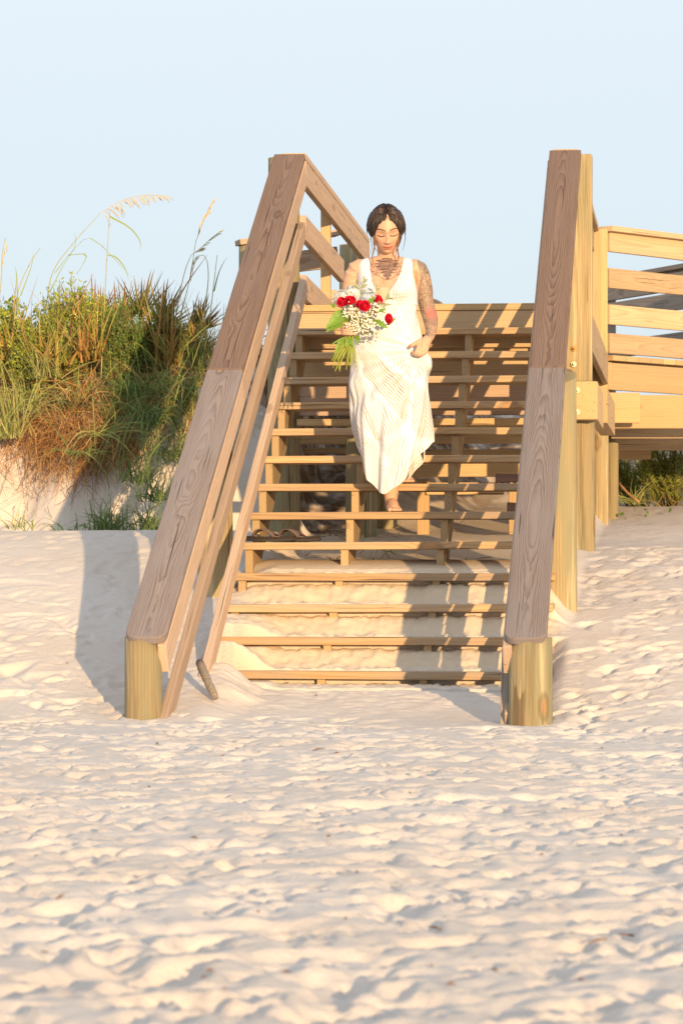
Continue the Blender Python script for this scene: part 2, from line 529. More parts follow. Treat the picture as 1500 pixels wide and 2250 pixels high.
def dents(u, v, rs):
    """footprints and scuffs pressed into loose sand"""
    z = np.zeros_like(u)
    uu = u[0, :]; vv = v[:, 0]
    for n_, smin, smax, dep in ((2200, 0.015, 0.030, 0.010), (2000, 0.028, 0.050, 0.019), (240, 0.05, 0.085, 0.024)):
        for _ in range(n_):
            cv = rs.uniform(-10.6, 4.0)
            cu = 0.63 - cv * 0.107 + rs.uniform(-1, 1) * (1.65 + 0.10 * cv if cv < 0 else 1.9)
            if cv > -0.75 and -0.1 < cu < 1.66: continue
            s = rs.uniform(smin, smax); el = rs.uniform(1.5, 3.2); an = rs.normal(1.28, 0.4)
            d = dep * rs.uniform(0.4, 1.1) * (0.7 if cu > 1.6 and cv > -1 else 1)
            R = s * el * 1.6
            a, b = np.searchsorted(uu, [cu - R, cu + R]); c, e = np.searchsorted(vv, [cv - R, cv + R])
            if b - a < 2 or e - c < 2: continue
            du = u[c:e, a:b] - cu; dv = v[c:e, a:b] - cv
            p = du * math.cos(an) + dv * math.sin(an); q = -du * math.sin(an) + dv * math.cos(an)
            q = q + 0.25 * p * p / s
            rr = np.sqrt((p / (s * el)) ** 2 + (q / s) ** 2)
            rr = rr * (1 + 0.25 * math.sin(cu * 40) * np.sin(3 * np.arctan2(q, p) + cv * 9))
            z[c:e, a:b] += -d * sstep(1.05, 0.50, rr) * (0.75 + 0.25 * np.tanh(p / s)) + 0.13 * d * np.exp(-((rr - 1.2) / 0.25) ** 2)
    return z

def axis(fine, lo, hi, g=1.35):
    out = list(fine)
    s = out[1] - out[0]; x = out[0]
    left = []
    while x > lo:
        s *= g; x -= s; left.append(x)
    s = out[-1] - out[-2]; x = out[-1]
    rightp = []
    while x < hi:
        s *= g; x += s; rightp.append(x)
    return np.array(left[::-1] + out + rightp)

def build_ground():
    us = axis(np.arange(-2.5, 3.0, 0.0125), -900, 900)
    vs = axis(np.concatenate([np.arange(-10.7, -0.8, 0.018), np.arange(-0.8, 1.3, 0.008), np.arange(1.3, 6.0, 0.02), np.arange(6.0, 12, 0.06)]), -120, 2500)
    U, V = np.meshgrid(us, vs)
    z = macro(U, V)
    rs = np.random.RandomState(4)
    inst = sstep(-0.10, 0.06, U) * sstep(1.66, 1.56, U) * sstep(-0.9, 0.0, V) * sstep(1.35, 1.0, V)
    inst2 = sstep(-0.10, 0.06, U) * sstep(1.66, 1.56, U) * sstep(-0.2, 0.2, V)
    calm = sstep(-1.2, 1.5, V) * sstep(0.3, -0.2, U)
    amp = (1 - 0.45 * calm) * (1 - 0.8 * inst2)
    far = sstep(14, 10.8, V) * sstep(-12, -10.8, V) * sstep(-3.6, -2.4, U) * sstep(4, 2.9, U)
    z = z + surface_noise(U, V) * amp * far + dents(U, V, rs) * (1 - 0.6 * calm)
    # crumbs of sand lying on the steps
    z = z + inst * (0.010 * vnoise(U / 0.05, V / 0.03, seed=21) + 0.012 * vnoise(U / 0.02, V / 0.05, seed=22) * sstep(0.0, 0.3, V))
    i = np.floor((V - SAND_BACK) / T); fr = V - SAND_BACK - i * T
    keep = (fr > 0.022) | (V - SAND_BACK < T)
    wall = sstep(0.05, 0.13, fr) * sstep(0.25, 0.18, fr) * (V < 4 * T + SAND_BACK) * (V > T + SAND_BACK)
    z = z - inst * wall * (0.030 * np.clip(vnoise(U / 0.22, i * 3.7, seed=23) * 2.2, 0, 1) + 0.012 * (vnoise(U / 0.07, V / 0.07, seed=24) + .5))
    lim = Z0 + (i + 1) * R0 - 0.047
    z = np.where((inst > 0.5) & keep & (V < 4 * T + SAND_BACK) & (V > 0), np.minimum(z, lim), z)
    cliffy = sstep(3.4, 3.9, V) * sstep(9, 7, V) * sstep(0.3, -0.2, U)
    z = z + cliffy * (0.10 * vnoise(U / 0.25, V / 0.25, seed=31) + 0.05 * vnoise(U / 0.1, V / 0.1, seed=32))
    X = OX + U * CY + V * SY; Y = OY - U * SY + V * CY
    co = np.stack([X, Y, z], -1).reshape(-1, 3)
    nv, nu = U.shape
    a = (np.arange(nv - 1)[:, None] * nu + np.arange(nu - 1)[None, :]).ravel()
    quads = np.stack([a, a + 1, a + nu + 1, a + nu], -1)
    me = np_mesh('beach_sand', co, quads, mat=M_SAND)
    lit = (sstep(3.9, 4.6, V) * sstep(0.5, -0.1, U) + sstep(5.0, 7.0, V) * sstep(1.2, 0.4, U) + sstep(9.3, 10.5, V)).clip(0, 1)
    at = me.attributes.new('litter', 'FLOAT', 'POINT')
    at.data.foreach_set('value', lit.ravel().astype(np.float32))
    bouncev = (sstep(-0.05, 0.10, U) * sstep(1.66, 1.54, U) * sstep(0.02, 0.25, V) * (0.55 + 0.45 * sstep(0.04, 0.12, fr)) * sstep(9, 6, V)).clip(0, 1)  # where the painted bounce light warms the drift between the steps
    at2 = me.attributes.new('damp', 'FLOAT', 'POINT'); at2.data.foreach_set('value', bouncev.ravel().astype(np.float32))
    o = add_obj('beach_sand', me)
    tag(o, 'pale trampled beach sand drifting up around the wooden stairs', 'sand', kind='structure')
    # lookup for planting
    def look(X_, Y_):
        u_, v_ = UV(np.asarray(X_, float), np.asarray(Y_, float))
        iu = np.clip(np.searchsorted(us, u_), 0, nu - 1); iv = np.clip(np.searchsorted(vs, v_), 0, nv - 1)
        return z[iv, iu]
    return look
ground_z = build_ground()

# ------------------------------------------------------------------ staircase
NORM = V_DIR * (-math.sin(TH)) + Z_DIR * math.cos(TH)      # normal of the stair slope
stairs = thing('staircase', W(0.72, 0, 0), 'open-riser wooden staircase half buried in drifted beach sand', 'staircase')
for i in range(-2, 14):
    u1 = 1.578 if i <= 4 else 1.505
    jit = random.Random(i + 50)
    y = i * T + 0.14
    board('tread', W(-0.035, y, Z0 + i * R0 - 0.019), W(u1 + jit.uniform(-.006, .006), y, Z0 + i * R0 - 0.019 + jit.uniform(-.003, .003)), Z_DIR, 0.28, 0.038, M_TREAD, stairs, bev=0.005, wob=0.0022, seed=i + 20)

def stringer(u):
    pts = []
    off = 0.022
    for i in range(-3, 14):
        pts.append((i * T + off, Z0 + (i - 1) * R0 - 0.0385))
        pts.append((i * T + off, Z0 + i * R0 - 0.0385))
    pts.append((14 * T - 0.02, Z0 + 13 * R0 - 0.0385))
    zb = lambda v: Z0 + M * (v - 0.44) - 0.04
    pts.append((14 * T - 0.02, zb(14 * T - .02)))
    pts.append((-3 * T + off, zb(-3 * T + off)))
    bm = bmesh.new()
    vs = [bm.verts.new((0, p[0], p[1])) for p in pts]
    f = bm.faces.new(vs)
    r = bmesh.ops.extrude_face_region(bm, geom=[f])
    for e in r['geom']:
        if isinstance(e, bmesh.types.BMVert): e.co.x += 0.038
    bmesh.ops.recalc_face_normals(bm, faces=bm.faces[:])
    bmesh.ops.triangulate(bm, faces=[f for f in bm.faces if len(f.verts) > 4])
    # local frame: x along the slope so that the grain runs along the plank
    x = (V_DIR * math.cos(TH) + Z_DIR * math.sin(TH)); z = U_DIR; y = z.cross(x)
    L = Matrix((x, y, z)).transposed().to_4x4(); L.translation = W(u, 5 * T, Z0 + 5 * R0)
    inv = L.inverted()
    for v in bm.verts:
        v.co = inv @ W(u + v.co.x, v.co.y, v.co.z)
    me = bpy.data.meshes.new('stringer'); bm.to_mesh(me); bm.free()
    me.materials.append(M_STRING)
    return add_obj('stringer', me, stairs, L)
for u in (0.0, 0.4865, 0.971, 1.43): stringer(u)

# ------------------------------------------------------------------ stair railings
HCAP = 0.996
def lean(v): return -0.024 + 0.076 * (v + 1.1) / 4.42        # the dune-side railing closes in slightly towards the top
def slope_pt(u, v, h): return W(u + (lean(v) if u < 0.5 else 0.0), v, Z0 + M * v + h)

def stair_railing(side, label):
    s = -1 if side == 'left' else 1
    uin = 0.008 if s < 0 else 1.450                  # face of rails towards the steps
    root = thing('stair_railing', W(uin, 0, 0), label, 'railing', 'railings of the beach stairs')
    uc = uin + s * 0.0905                              # centre of cap
    ur = uin + s * 0.020 - (0.008 if s > 0 else 0)                               # centre of rim and rails
    c = math.cos(TH)
    ctop = HCAP - 0.019 / c
    vb, vj, vt = -1.065, 1.066, 3.32
    board('cap_board', slope_pt(uc, vb, ctop), slope_pt(uc, vj - 0.003, ctop), NORM, 0.182, 0.038, M_CAP_GREY, root, bev=0.006, round_end=True)
    board('cap_board', slope_pt(uc, vj + 0.003, ctop), slope_pt(uc, vt, ctop), NORM, 0.178, 0.038, M_CAP, root, bev=0.006)
    # rim plank on edge under the inner side of the cap
    rim = HCAP - 0.040 / c - 0.072 / c
    board('rim_board', slope_pt(ur, vb + 0.05, rim), slope_pt(ur, vj, rim), U_DIR, 0.140, 0.040, M_RAIL, root, bev=0.004)
    board('rim_board', slope_pt(ur, vj + 0.004, rim), slope_pt(ur, vt + .01, rim), U_DIR, 0.140, 0.040, M_RAIL, root, bev=0.004)
    # two lower rails
    ends = (-1.02, -0.50) if s < 0 else (-0.96, -0.30)
    for k, vb2 in enumerate(ends):
        h = HCAP - (0.440, 0.757)[k]
        du = 0.045 if (k and s < 0) else 0.0
        board('rail', slope_pt(ur + du, vb2, h), slope_pt(ur + du * .2, vt + 0.012, h), U_DIR, 0.095, 0.039, M_RAIL, root, bev=0.005, wob=0.004, seed=k + (5 if s < 0 else 9))
    return root, uin, uc, ur, vt

left_rail, uinL, ucL, urL, vtop = stair_railing('left', 'stair railing on the dune grass side with a cracked grey lower cap board')
right_rail, uinR, ucR, urR, _ = stair_railing('right', 'stair railing on the walkway side casting striped shadows on the steps')

zt = Z0 + M * vtop + HCAP                           # cap height at the head of the stairs
# left railing: posts
pile('post', -0.126, -0.985, -0.6, 0.385, 0.168, M_PILE, left_rail, seed=1)
pile('post', -0.125, 1.10, 0.2, Z0 + M * 1.1 + HCAP - 0.12, 0.175, M_PILE, left_rail, seed=2)
pile('post', -0.105, 3.62, 0.3, 3.055, 0.19, M_PILE, left_rail, seed=3)
# left railing goes on level along the landing, dipping slightly
vend, drop = 6.95, 0.12
def lv(u, v, h):                                     # h measured down from cap top
    return W(u + 0.052, v, zt - h - drop * (v - vtop) / (vend - vtop))
board('cap_board', lv(ucL + .02, vtop + .004, 0.019), lv(ucL + .02, vend, 0.019), Z_DIR, 0.14, 0.038, M_RAIL, left_rail, bev=0.006)
board('rim_board', lv(urL, vtop + 0.02, 0.112), lv(urL, vend, 0.112), U_DIR, 0.14, 0.038, M_RAIL, left_rail)
board('rail', lv(urL, vtop + 0.02, 0.425), lv(urL, vend - 1.6, 0.425), U_DIR, 0.14, 0.038, M_RAIL, left_rail)
board('rail', lv(urL, vtop + 0.02, 0.765), lv(urL, vend, 0.765), U_DIR, 0.14, 0.038, M_RAIL, left_rail)
board('upright', W(-0.012, 4.95, 2.0), W(-0.012, 4.95, zt - 0.10), U_DIR, 0.058, 0.06, M_DECK, left_rail)
pile('post', -0.09, 7.2, 1.2, zt - drop - 0.02, 0.18, M_PILE, left_rail, seed=4)

# right railing: posts
pile('post', 1.558, -0.975, -0.6, 0.385, 0.19, M_PILE_WET, right_rail, seed=5)
pile('post', 1.588, 1.16, 0.1, Z0 + M * 1.16 + HCAP - 0.10, 0.185, M_PILE, right_rail, seed=6, slope=0.5)
p2 = pile('post', 1.612, 3.50, 0.3, 1.740, 0.185, M_PILE, right_rail, seed=7)
board('post_head', W(1.612, 3.50, 1.735), W(1.612, 3.50, 3.035), V_DIR, 0.150, 0.11, M_PILE, right_rail, bev=0.008)
board('stair_shoe', W(1.442, -0.93, -0.08), W(1.447, -0.80, 0.33), U_DIR, 0.09, 0.038, M_OLD, right_rail)
board('cap_board', W(ucR, vtop + .004, zt - .019), W(ucR, 7.45, zt - .019), Z_DIR, 0.14, 0.038, M_FENCE, right_rail)
board('rim_board', W(urR + .10, vtop + .12, zt - .112), W(urR + .10, 7.42, zt - .112), U_DIR, 0.14, 0.038, M_FENCE, right_rail)
board('rail', W(urR, vtop + .02, zt - .37), W(urR, 7.4, zt - .37), U_DIR, 0.14, 0.038, M_RAIL, right_rail)
board('rail', W(urR, vtop + .02, zt - .70), W(urR, 7.4, zt - .70), U_DIR, 0.14, 0.038, M_RAIL, right_rail)

M_METAL = plain('galvanised_bolt', (0.36, 0.31, 0.22), 0.5, 0.3, 60, metallic=0.7)
M_RUST = plain('rusty_bolt', (0.42, 0.22, 0.08), 0.6, 0.4, 60, metallic=0.5)
def bolt(x, y, Y, mat, parent):
    c = PX(x, y, Y)
    parts = []
    for r, d0, d1, n in ((0.016, 0.0, -0.004, 16), (0.0100, -0.004, -0.018, 6), (0.007, -0.018, -0.028, 8)):
        vs = [c + Vector((r * math.cos(2 * math.pi * a / n), d, r * math.sin(2 * math.pi * a / n))) for d in (d0, d1) for a in range(n)]
        fs = [(a, (a + 1) % n, n + (a + 1) % n, n + a) for a in range(n)] + [tuple(n + a for a in range(n))]
        parts.append((vs, fs))
    V_, F_ = merge(parts)
    wmesh('bolt', V_, F_, mat, parent, smooth=False)
yy2 = W(1.66, 3.50, 0).y - 0.057
bolt(1261, 765, yy2, M_RUST, right_rail); bolt(1260, 800, yy2, M_METAL, right_rail)

# ------------------------------------------------------------------ landing deck
ZD = Z0 + 14 * R0                                   # top of the deck boards
deck = thing('deck_landing', W(0.72, 3.6, 0), 'yellow timber landing on round piles at the head of the stairs', 'deck')
vf = 14 * T
board('fascia', W(-0.02, vf + 0.02, ZD - 0.146), W(1.50, vf + 0.02, ZD - 0.146), V_DIR, 0.212, 0.038, M_FENCE, deck)
board('header_board', W(-0.10, vf + 0.065, ZD - 0.350), W(1.52, vf + 0.065, ZD - 0.350), V_DIR, 0.19, 0.038, M_FENCE, deck)
board('header_board', W(-0.10, vf + 0.068, ZD - 0.545), W(1.52, vf + 0.068, ZD - 0.545), V_DIR, 0.19, 0.038, M_RAIL, deck)
board('ledger', W(-0.02, vf + 0.06, ZD - 0.680), W(1.52, vf + 0.06, ZD - 0.680), Z_DIR, 0.14, 0.038, M_DECK, deck)
v = vf - 0.008
k = 0
while v < 9.4:
    w = 0.138
    ua, ub = -0.16, 1.66
    board('deck_plank', W(ua, v + w / 2, ZD - 0.019), W(ub, v + w / 2, ZD - 0.019), Z_DIR, w, 0.038, M_DECK, deck)
    v += w + 0.006
for px0, px1, py0, py1, dY in ((860, 1230, 930, 948, 18.7), (600, 1230, 958, 976, 19.6), (860, 1230, 988, 1004, 20.3), (870, 1230, 1014, 1048, 19.3), (660, 760, 984, 998, 20.8)):
    pa, pb = PX(px0, (py0 + py1) / 2, dY), PX(px1, (py0 + py1) / 2, dY)
    pa += V_DIR * 0.02
    board('beam', pa, Vector((pb.x, pa.y - (pb.x - pa.x) * math.tan(YAW), pa.z)), V_DIR, (py1 - py0) / F_PX * dY, 0.07, M_DECK, deck)
for su in (-0.15, 1.655):
    board('side_fascia', W(su, vf + 0.05, ZD - 0.145), W(su, 9.35, ZD - 0.145), U_DIR, 0.21, 0.038, M_FENCE, deck)
for ju in (0.15, 0.62, 1.09, 1.53):
    board('joist', W(ju, vf + 0.09, ZD - 0.14), W(ju, 9.3, ZD - 0.14), U_DIR, 0.19, 0.038, M_FENCE, deck)
board('low_beam', W(0.62, 4.9, 1.16), W(1.10, 4.9, 1.16), V_DIR, 0.075, 0.06, M_DECK, deck)
board('low_leg', W(0.60, 4.92, 0.55), W(0.60, 4.92, 1.22), V_DIR, 0.075, 0.05, M_DECK, deck)
board('low_leg', W(1.16, 4.92, 0.55), W(1.16, 4.92, 1.22), V_DIR, 0.06, 0.05, M_DECK, deck)
pile('pile', 0.302, 4.05, 0.3, 1.52, 0.19, M_PILE, deck, seed=11)
pile('pile', 0.32, 5.4, 0.3, 1.40, 0.145, M_PILE, deck, seed=12)
pile('pile', 1.30, 5.6, 0.3, 1.40, 0.17, M_PILE, deck, seed=13)
# beam ends that show beside the right posts
c0 = PX(1288, 880, 17.75)
board('beam_end', c0 + V_DIR * -0.02, c0 + V_DIR * 1.2, U_DIR, 0.215, 0.125, M_DECK, deck)
bolt(1268, 857, c0.y - 0.032, M_METAL, deck); bolt(1268, 905, c0.y - 0.032, M_METAL, deck)
c1 = PX(1316, 890, 19.4)
board('beam_end', c1, c1 + V_DIR * 2.0, U_DIR, 0.22, 0.10, M_DECK, deck)

# ------------------------------------------------------------------ angled walkway on the right
walk = thing('walkway', (1.95, 22.2, 0), 'angled boardwalk leaving the landing towards the bushes', 'walkway')
A45 = math.radians(43.5)
D45 = Vector((math.sin(A45), math.cos(A45), 0)); N45 = Vector((math.cos(A45), -math.sin(A45), 0))   # along, towards viewer side
P3 = Vector(((1332 - 750) / F_PX * 22.0, 22.0, 0))
def wk(s, n, z): return P3 + D45 * s + N45 * n + Vector((0, 0, z))
board('fascia', wk(0.02, 0.02, 2.005), wk(3.4, 0.02, 2.005), N45, 0.19, 0.038, M_DECK, walk)
board('corner_block', wk(-0.03, 0.0, 2.005), wk(-0.03, 0.06, 2.005) + D45 * 0.0001, D45, 0.19, 0.045, M_DECK, walk)
for q in range(24):
    board('deck_plank', wk(0.09 + q * 0.144, 0.045, 2.135), wk(0.09 + q * 0.144, -1.35, 2.135), Z_DIR, 0.138, 0.038, M_DECK, walk)
board('support_block', PX(1330, 896, 21.95), PX(1405, 896, 21.95), Vector((0, 1, 0)), 0.212, 0.06, M_DECK, walk)
board('support_beam', PX(1330, 905, 22.15), PX(1330, 905, 22.15) + Vector((2.4, 0.0, 0)), Vector((0, 1, 0)), 0.235, 0.09, M_DECK, walk)
for q, (yy, dd) in enumerate(((948, 22.5), (960, 22.9), (975, 23.6))):
    a = PX(1342, yy, dd)
    board('joist', a, a + Vector((2.5, 0, 0)), Vector((0, 1, 0)), 0.10, 0.05, M_FENCE, walk)
a = PX(1360, 998, 23.9); board('joist', a, a + Vector((0.24, 0, 0)), Vector((0, 1, 0)), 0.08, 0.05, M_FENCE, walk)
u3, v3 = UV(*PX(1318, 0, 22.0)[:2])
pile('pile', u3, v3, 0.4, 1.80, 0.12, M_PILE, walk, seed=21)
u4, v4 = UV(*PX(1344, 0, 22.7)[:2])
pile('pile', u4, v4, 0.4, 1.76, 0.095, M_PILE, walk, seed=22)

fence = thing('walkway_railing', wk(0, 0, 2.15), 'four-board railing with flat cap on the angled boardwalk', 'railing')
board('post', PX(1309, 500, 21.9) * 1 + Vector((0, 0, -1.2)), PX(1309, 505, 21.9), Vector((0, 1, 0)), 0.06, 0.08, M_DECK, fence)
board('post', PX(1325, 510, 21.93) + Vector((0, 0, -1.25)), PX(1325, 503, 21.93), Vector((0, 1, 0)), 0.055, 0.06, M_DECK, fence)
board('cap_board', wk(-0.03, 0.0, 3.037), wk(3.4, 0.0, 3.037), Z_DIR, 0.16, 0.038, M_FENCE, fence)
for q, zc in enumerate((2.945, 2.700, 2.443, 2.235)):
    board('rail', wk(0.0, 0.012, zc), wk(3.4, 0.012, zc), N45, 0.14, 0.036, M_FENCE, fence, wob=0.004, seed=30 + q)
for s in (1.6, 3.2):
    board('post', wk(s, -0.05, 1.9), wk(s, -0.05, 3.017), N45, 0.089, 0.089, M_FENCE, fence)

far = thing('far_railing', (2.2, 26.2, 2.1), 'shaded grey railing crossing behind the boardwalk boards', 'railing')
fa, fb = Vector((2.2, 26.2, 0)), Vector((3.3, 23.6, 0))
fn = (fb - fa).cross(Z_DIR).normalized()
zz = Vector((0, 0, 1))
board('cap_board', fa + zz * 3.05, fb + zz * 3.05, Z_DIR, 0.14, 0.038, M_OLD, far)
for q, zc in enumerate((2.94, 2.78, 2.46)):
    board('rail', fa + zz * zc + fn * 0.03, fb + zz * zc + fn * 0.03, fn, 0.14, 0.038, M_OLD, far)
for f in (0.02, 0.55):
    pq = fa + (fb - fa) * f
    board('post', pq + zz * 1.6, pq + zz * 3.03, fn, 0.10, 0.09, M_OLD, far)

back = thing('back_railing', PX(560, 530, 21.2), 'greenish railing standing across the dune behind the stair railing', 'railing')
ba, bb = PX(522, 533, 21.0), PX(742, 512, 21.2)
bn = Vector((0, 1, 0))
board('cap_board', ba, bb, Z_DIR, 0.14, 0.038, M_RAIL, back)
board('rail', ba + Vector((0.1, 0, -0.16)), bb + Vector((0, 0, -0.16)), bn, 0.14, 0.038, M_RAIL, back)
board('rail', ba + Vector((0.1, 0, -0.46)), bb + Vector((0, 0, -0.46)), bn, 0.16, 0.038, M_RAIL, back)
ub_, vb_ = UV(ba.x + 0.085, ba.y + 0.02)
pile('post', ub_, vb_, 1.4, ba.z - 0.022, 0.16, M_PILE, back, seed=41)

# ------------------------------------------------------------------ vegetation
def strips(roots, dirs, length, width, droop, segs=4, rs=None, curl=0.0):
    """many grass blades at once; returns verts, quads, per-vertex (blade index, t)"""
    n = len(roots)
    roots = np.asarray(roots, float); dirs = np.asarray(dirs, float)
    length = np.asarray(length, float).reshape(-1, 1); width = np.asarray(width, float).reshape(-1, 1)
    droop = np.asarray(droop, float).reshape(-1, 1)
    dirs = dirs / np.linalg.norm(dirs, axis=1, keepdims=True)
    side = np.cross(dirs, np.array([0, 0, 1.0])) + 1e-6
    side /= np.linalg.norm(side, axis=1, keepdims=True)
    tw = rs.uniform(-1, 1, (n, 1))
    face = np.cross(side, dirs)
    side = side * np.cos(tw) + face * np.sin(tw)
    V_ = np.zeros((n, segs + 1, 2, 3))
    cd = rs.normal(0, 1, (n, 3)) * curl
    for k in range(segs + 1):
        t = k / segs
        p = roots + dirs * length * t + np.array([0, 0, -1.0]) * droop * length * t * t + cd * length * t * t
        w = width * (1 - t) ** 0.7 * 0.5 + 0.0004
        V_[:, k, 0] = p - side * w; V_[:, k, 1] = p + side * w
    base = (np.arange(n) * (segs + 1) * 2)[:, None] + (np.arange(segs) * 2)[None, :]
    base = base.ravel()
    quads = np.stack([base, base + 1, base + 3, base + 2], -1)
    t = np.tile(np.repeat(np.arange(segs + 1) / segs, 2), n)
    idx = np.repeat(np.arange(n), (segs + 1) * 2)
    return V_.reshape(-1, 3), quads, idx, t

def blade_object(name, roots, dirs, length, width, droop, pal, mat, rs, parent=None, curl=0.0, tip=None, segs=4):
    V_, Q, idx, t = strips(roots, dirs, length, width, droop, segs, rs, curl)
    pal = np.array(pal)
    c = pal[rs.randint(0, len(pal), len(roots))] * rs.uniform(0.75, 1.25, (len(roots), 1))
    c = c[idx]
    if tip is not None: c = c + (np.array(tip) - c) * (t[:, None] ** 2) * 0.7
    o0 = V_.mean(0)
    me = np_mesh(name, V_ - o0, Q, mat=mat)
    set_colors(me, c)
    return add_obj(name, me, parent, Matrix.Translation(Vector(o0)))

def leaf_cloud(name, centres, size, aspect, dirs, pal, mat, rs, parent=None, jitter=0.6, fold=0.2):
    """one diamond-shaped folded leaf per centre"""
    n = len(centres); C = np.asarray(centres, float)
    d = np.asarray(dirs, float) + rs.normal(0, jitter, (n, 3)); d /= np.linalg.norm(d, axis=1, keepdims=True)
    r = rs.normal(0, 1, (n, 3)); s = np.cross(d, r); s /= np.linalg.norm(s, axis=1, keepdims=True)
    nrm = np.cross(d, s)
    L = (np.asarray(size, float) * rs.uniform(0.7, 1.3, n)).reshape(-1, 1)
    V_ = np.stack([C, C + d * L * 0.5 + s * L * aspect * 0.5 + nrm * L * fold * 0.3, C + d * L, C + d * L * 0.5 - s * L * aspect * 0.5 + nrm * L * fold * 0.3], 1)
    b = np.arange(n)[:, None] * 4
    tris = np.concatenate([b + [0, 1, 2], b + [0, 2, 3]])
    pal = np.array(pal)
    c = np.repeat(pal[rs.randint(0, len(pal), n)] * rs.uniform(0.7, 1.3, (n, 1)), 4, 0)
    V_ = V_.reshape(-1, 3); o0 = V_.mean(0)
    me = np_mesh(name, V_ - o0, tris=tris, mat=mat, smooth=False)
    set_colors(me, c)
    return add_obj(name, me, parent, Matrix.Translation(Vector(o0)))

G_GREEN = [(0.16, 0.23, 0.06), (0.21, 0.28, 0.075), (0.26, 0.30, 0.09), (0.13, 0.20, 0.06)]
G_PALE = [(0.36, 0.38, 0.12), (0.30, 0.35, 0.11), (0.44, 0.40, 0.16)]
G_BLUE = [(0.15, 0.22, 0.07), (0.20, 0.26, 0.09), (0.115, 0.18, 0.06)]
BROWN = [(0.38, 0.19, 0.07), (0.50, 0.27, 0.10), (0.24, 0.11, 0.045), (0.58, 0.36, 0.15)]
G_GOLD = [(0.42, 0.36, 0.10), (0.50, 0.34, 0.11), (0.34, 0.36, 0.09), (0.46, 0.24, 0.09)]
SHRUB = [(0.38, 0.43, 0.06), (0.29, 0.37, 0.055), (0.46, 0.48, 0.08), (0.22, 0.32, 0.05)]

def dune_pts(n, rs, x0, x1, y0, y1):
    """points on the eroded left dune seen between photo columns x0..x1 and rows y0..y1 (photo px): walks the face"""
    out = []
    while len(out) < n:
        m = n * 6
        Y = rs.uniform(18.0, 21.4, m); px = rs.uniform(x0, x1, m)
        X = (px - 750) / F_PX * Y
        Z = ground_z(X, Y)
        row = HOR - (Z - CAMZ) / Y * F_PX
        ok = (row > y0) & (row < y1)
        out += list(np.stack([X, Y, Z], -1)[ok])
    return np.array(out[:n])

rs = np.random.RandomState(7)
# thatch of dead brown roots and stems draped over the eroded edge
parts = []
R_, D_, L_, W_, P_ = [], [], [], [], []
for n_, x0, x1, y0, y1 in ((6500, -260, 490, 770, 975), (3600, -260, 330, 850, 1010), (900, 60, 215, 920, 1030), (500, 200, 300, 960, 1010), (1500, 250, 480, 760, 900)):
    r_ = dune_pts(n_, rs, x0, x1, y0, y1) + rs.normal(0, 0.03, (n_, 3)) + np.array([0, -0.03, 0.02])
    d_ = rs.normal(0, 0.7, (n_, 3)) + np.array([0.0, -0.75, -0.25])
    R_.append(r_); D_.append(d_); L_.append(rs.uniform(0.08, 0.24, n_)); W_.append(rs.uniform(0.0025, 0.005, n_)); P_.append(rs.uniform(0.2, 0.9, n_))
o = blade_object('dead_root_thatch', np.concatenate(R_), np.concatenate(D_), np.concatenate(L_), np.concatenate(W_), np.concatenate(P_), BROWN, M_DRY, rs, curl=0.35, segs=5)
tag(o, 'matted brown dead roots hanging over the eroded dune edge', 'roots', kind='stuff')

# loose wiry roots on the bare sand face
n_ = 420
r_ = np.concatenate([dune_pts(n_ - 140, rs, 60, 250, 960, 1070), dune_pts(140, rs, -200, 420, 990, 1120)]) + rs.normal(0, 0.02, (n_, 3)) + np.array([0, -0.03, 0])
o = blade_object('wiry_roots', r_, rs.normal(0, 1, (n_, 3)) + np.array([0, -0.7, 0.0]), rs.uniform(0.1, 0.28, n_), np.full(n_, 0.003), rs.uniform(0.1, 0.9, n_), [(0.13, 0.075, 0.045), (0.2, 0.12, 0.07)], M_DRY, rs, curl=0.6, segs=6)
tag(o, 'tangle of wiry dark roots below the thatch on bare sand', 'roots', kind='stuff')

# short mixed grass through the thatch
R_, D_, L_, W_, P_ = [], [], [], [], []
for n_, x0, x1, y0, y1 in ((2300, -260, 490, 690, 930), (700, 240, 490, 860, 1010)):
    r_ = dune_pts(n_, rs, x0, x1, y0, y1)
    R_.append(r_); D_.append(rs.normal(0, 0.5, (n_, 3)) + np.array([0, -0.35, 0.9])); L_.append(rs.uniform(0.14, 0.55, n_)); W_.append(rs.uniform(0.004, 0.008, n_)); P_.append(rs.uniform(0.2, 0.9, n_))
o = blade_object('dune_grass', np.concatenate(R_), np.concatenate(D_), np.concatenate(L_), np.concatenate(W_), np.concatenate(P_), G_GREEN + G_PALE, M_GRASS, rs, curl=0.15)
tag(o, 'thin green grass growing through the brown thatch', 'grass', kind='stuff')

# countable clumps of long grass
def clump(px, py, Y, n, h, spread, pal, label, lean=(0, -0.2, 1.0), droop=(0.3, 1.0), width=(0.005, 0.009)):
    rs = np.random.RandomState(int(px * 7 + py))
    c = PX(px, py, Y)
    root = thing('grass_clump', c, label, 'grass', 'clumps of long dune grass')
    r_ = np.array(c) + rs.normal(0, 1, (n, 3)) * np.array([0.05, 0.05, 0.01])
    d_ = rs.normal(0, spread, (n, 3)) * np.array([1, 1, 0.3]) + np.array(lean)
    blade_object('blades', r_, d_, rs.uniform(0.45, 1.0, n) * h, rs.uniform(*width, n), rs.uniform(*droop, n), pal, M_GRASS, rs, root, curl=0.08, segs=7)
clump(45, 1165, 17.9, 26, 0.34, 0.45, G_PALE, 'sparse pale grass clump at the far left foot of the dune')
clump(235, 1172, 17.9, 130, 0.52, 0.42, G_BLUE, 'dense blue-green grass clump behind the sand crest, left of the railing')
clump(330, 1172, 18.0, 90, 0.44, 0.35, G_BLUE, 'green grass clump between the dense clump and the stair cap board')
clump(150, 1170, 18.0, 22, 0.30, 0.6, G_BLUE, 'thin arching grass clump on the bare sand foot')
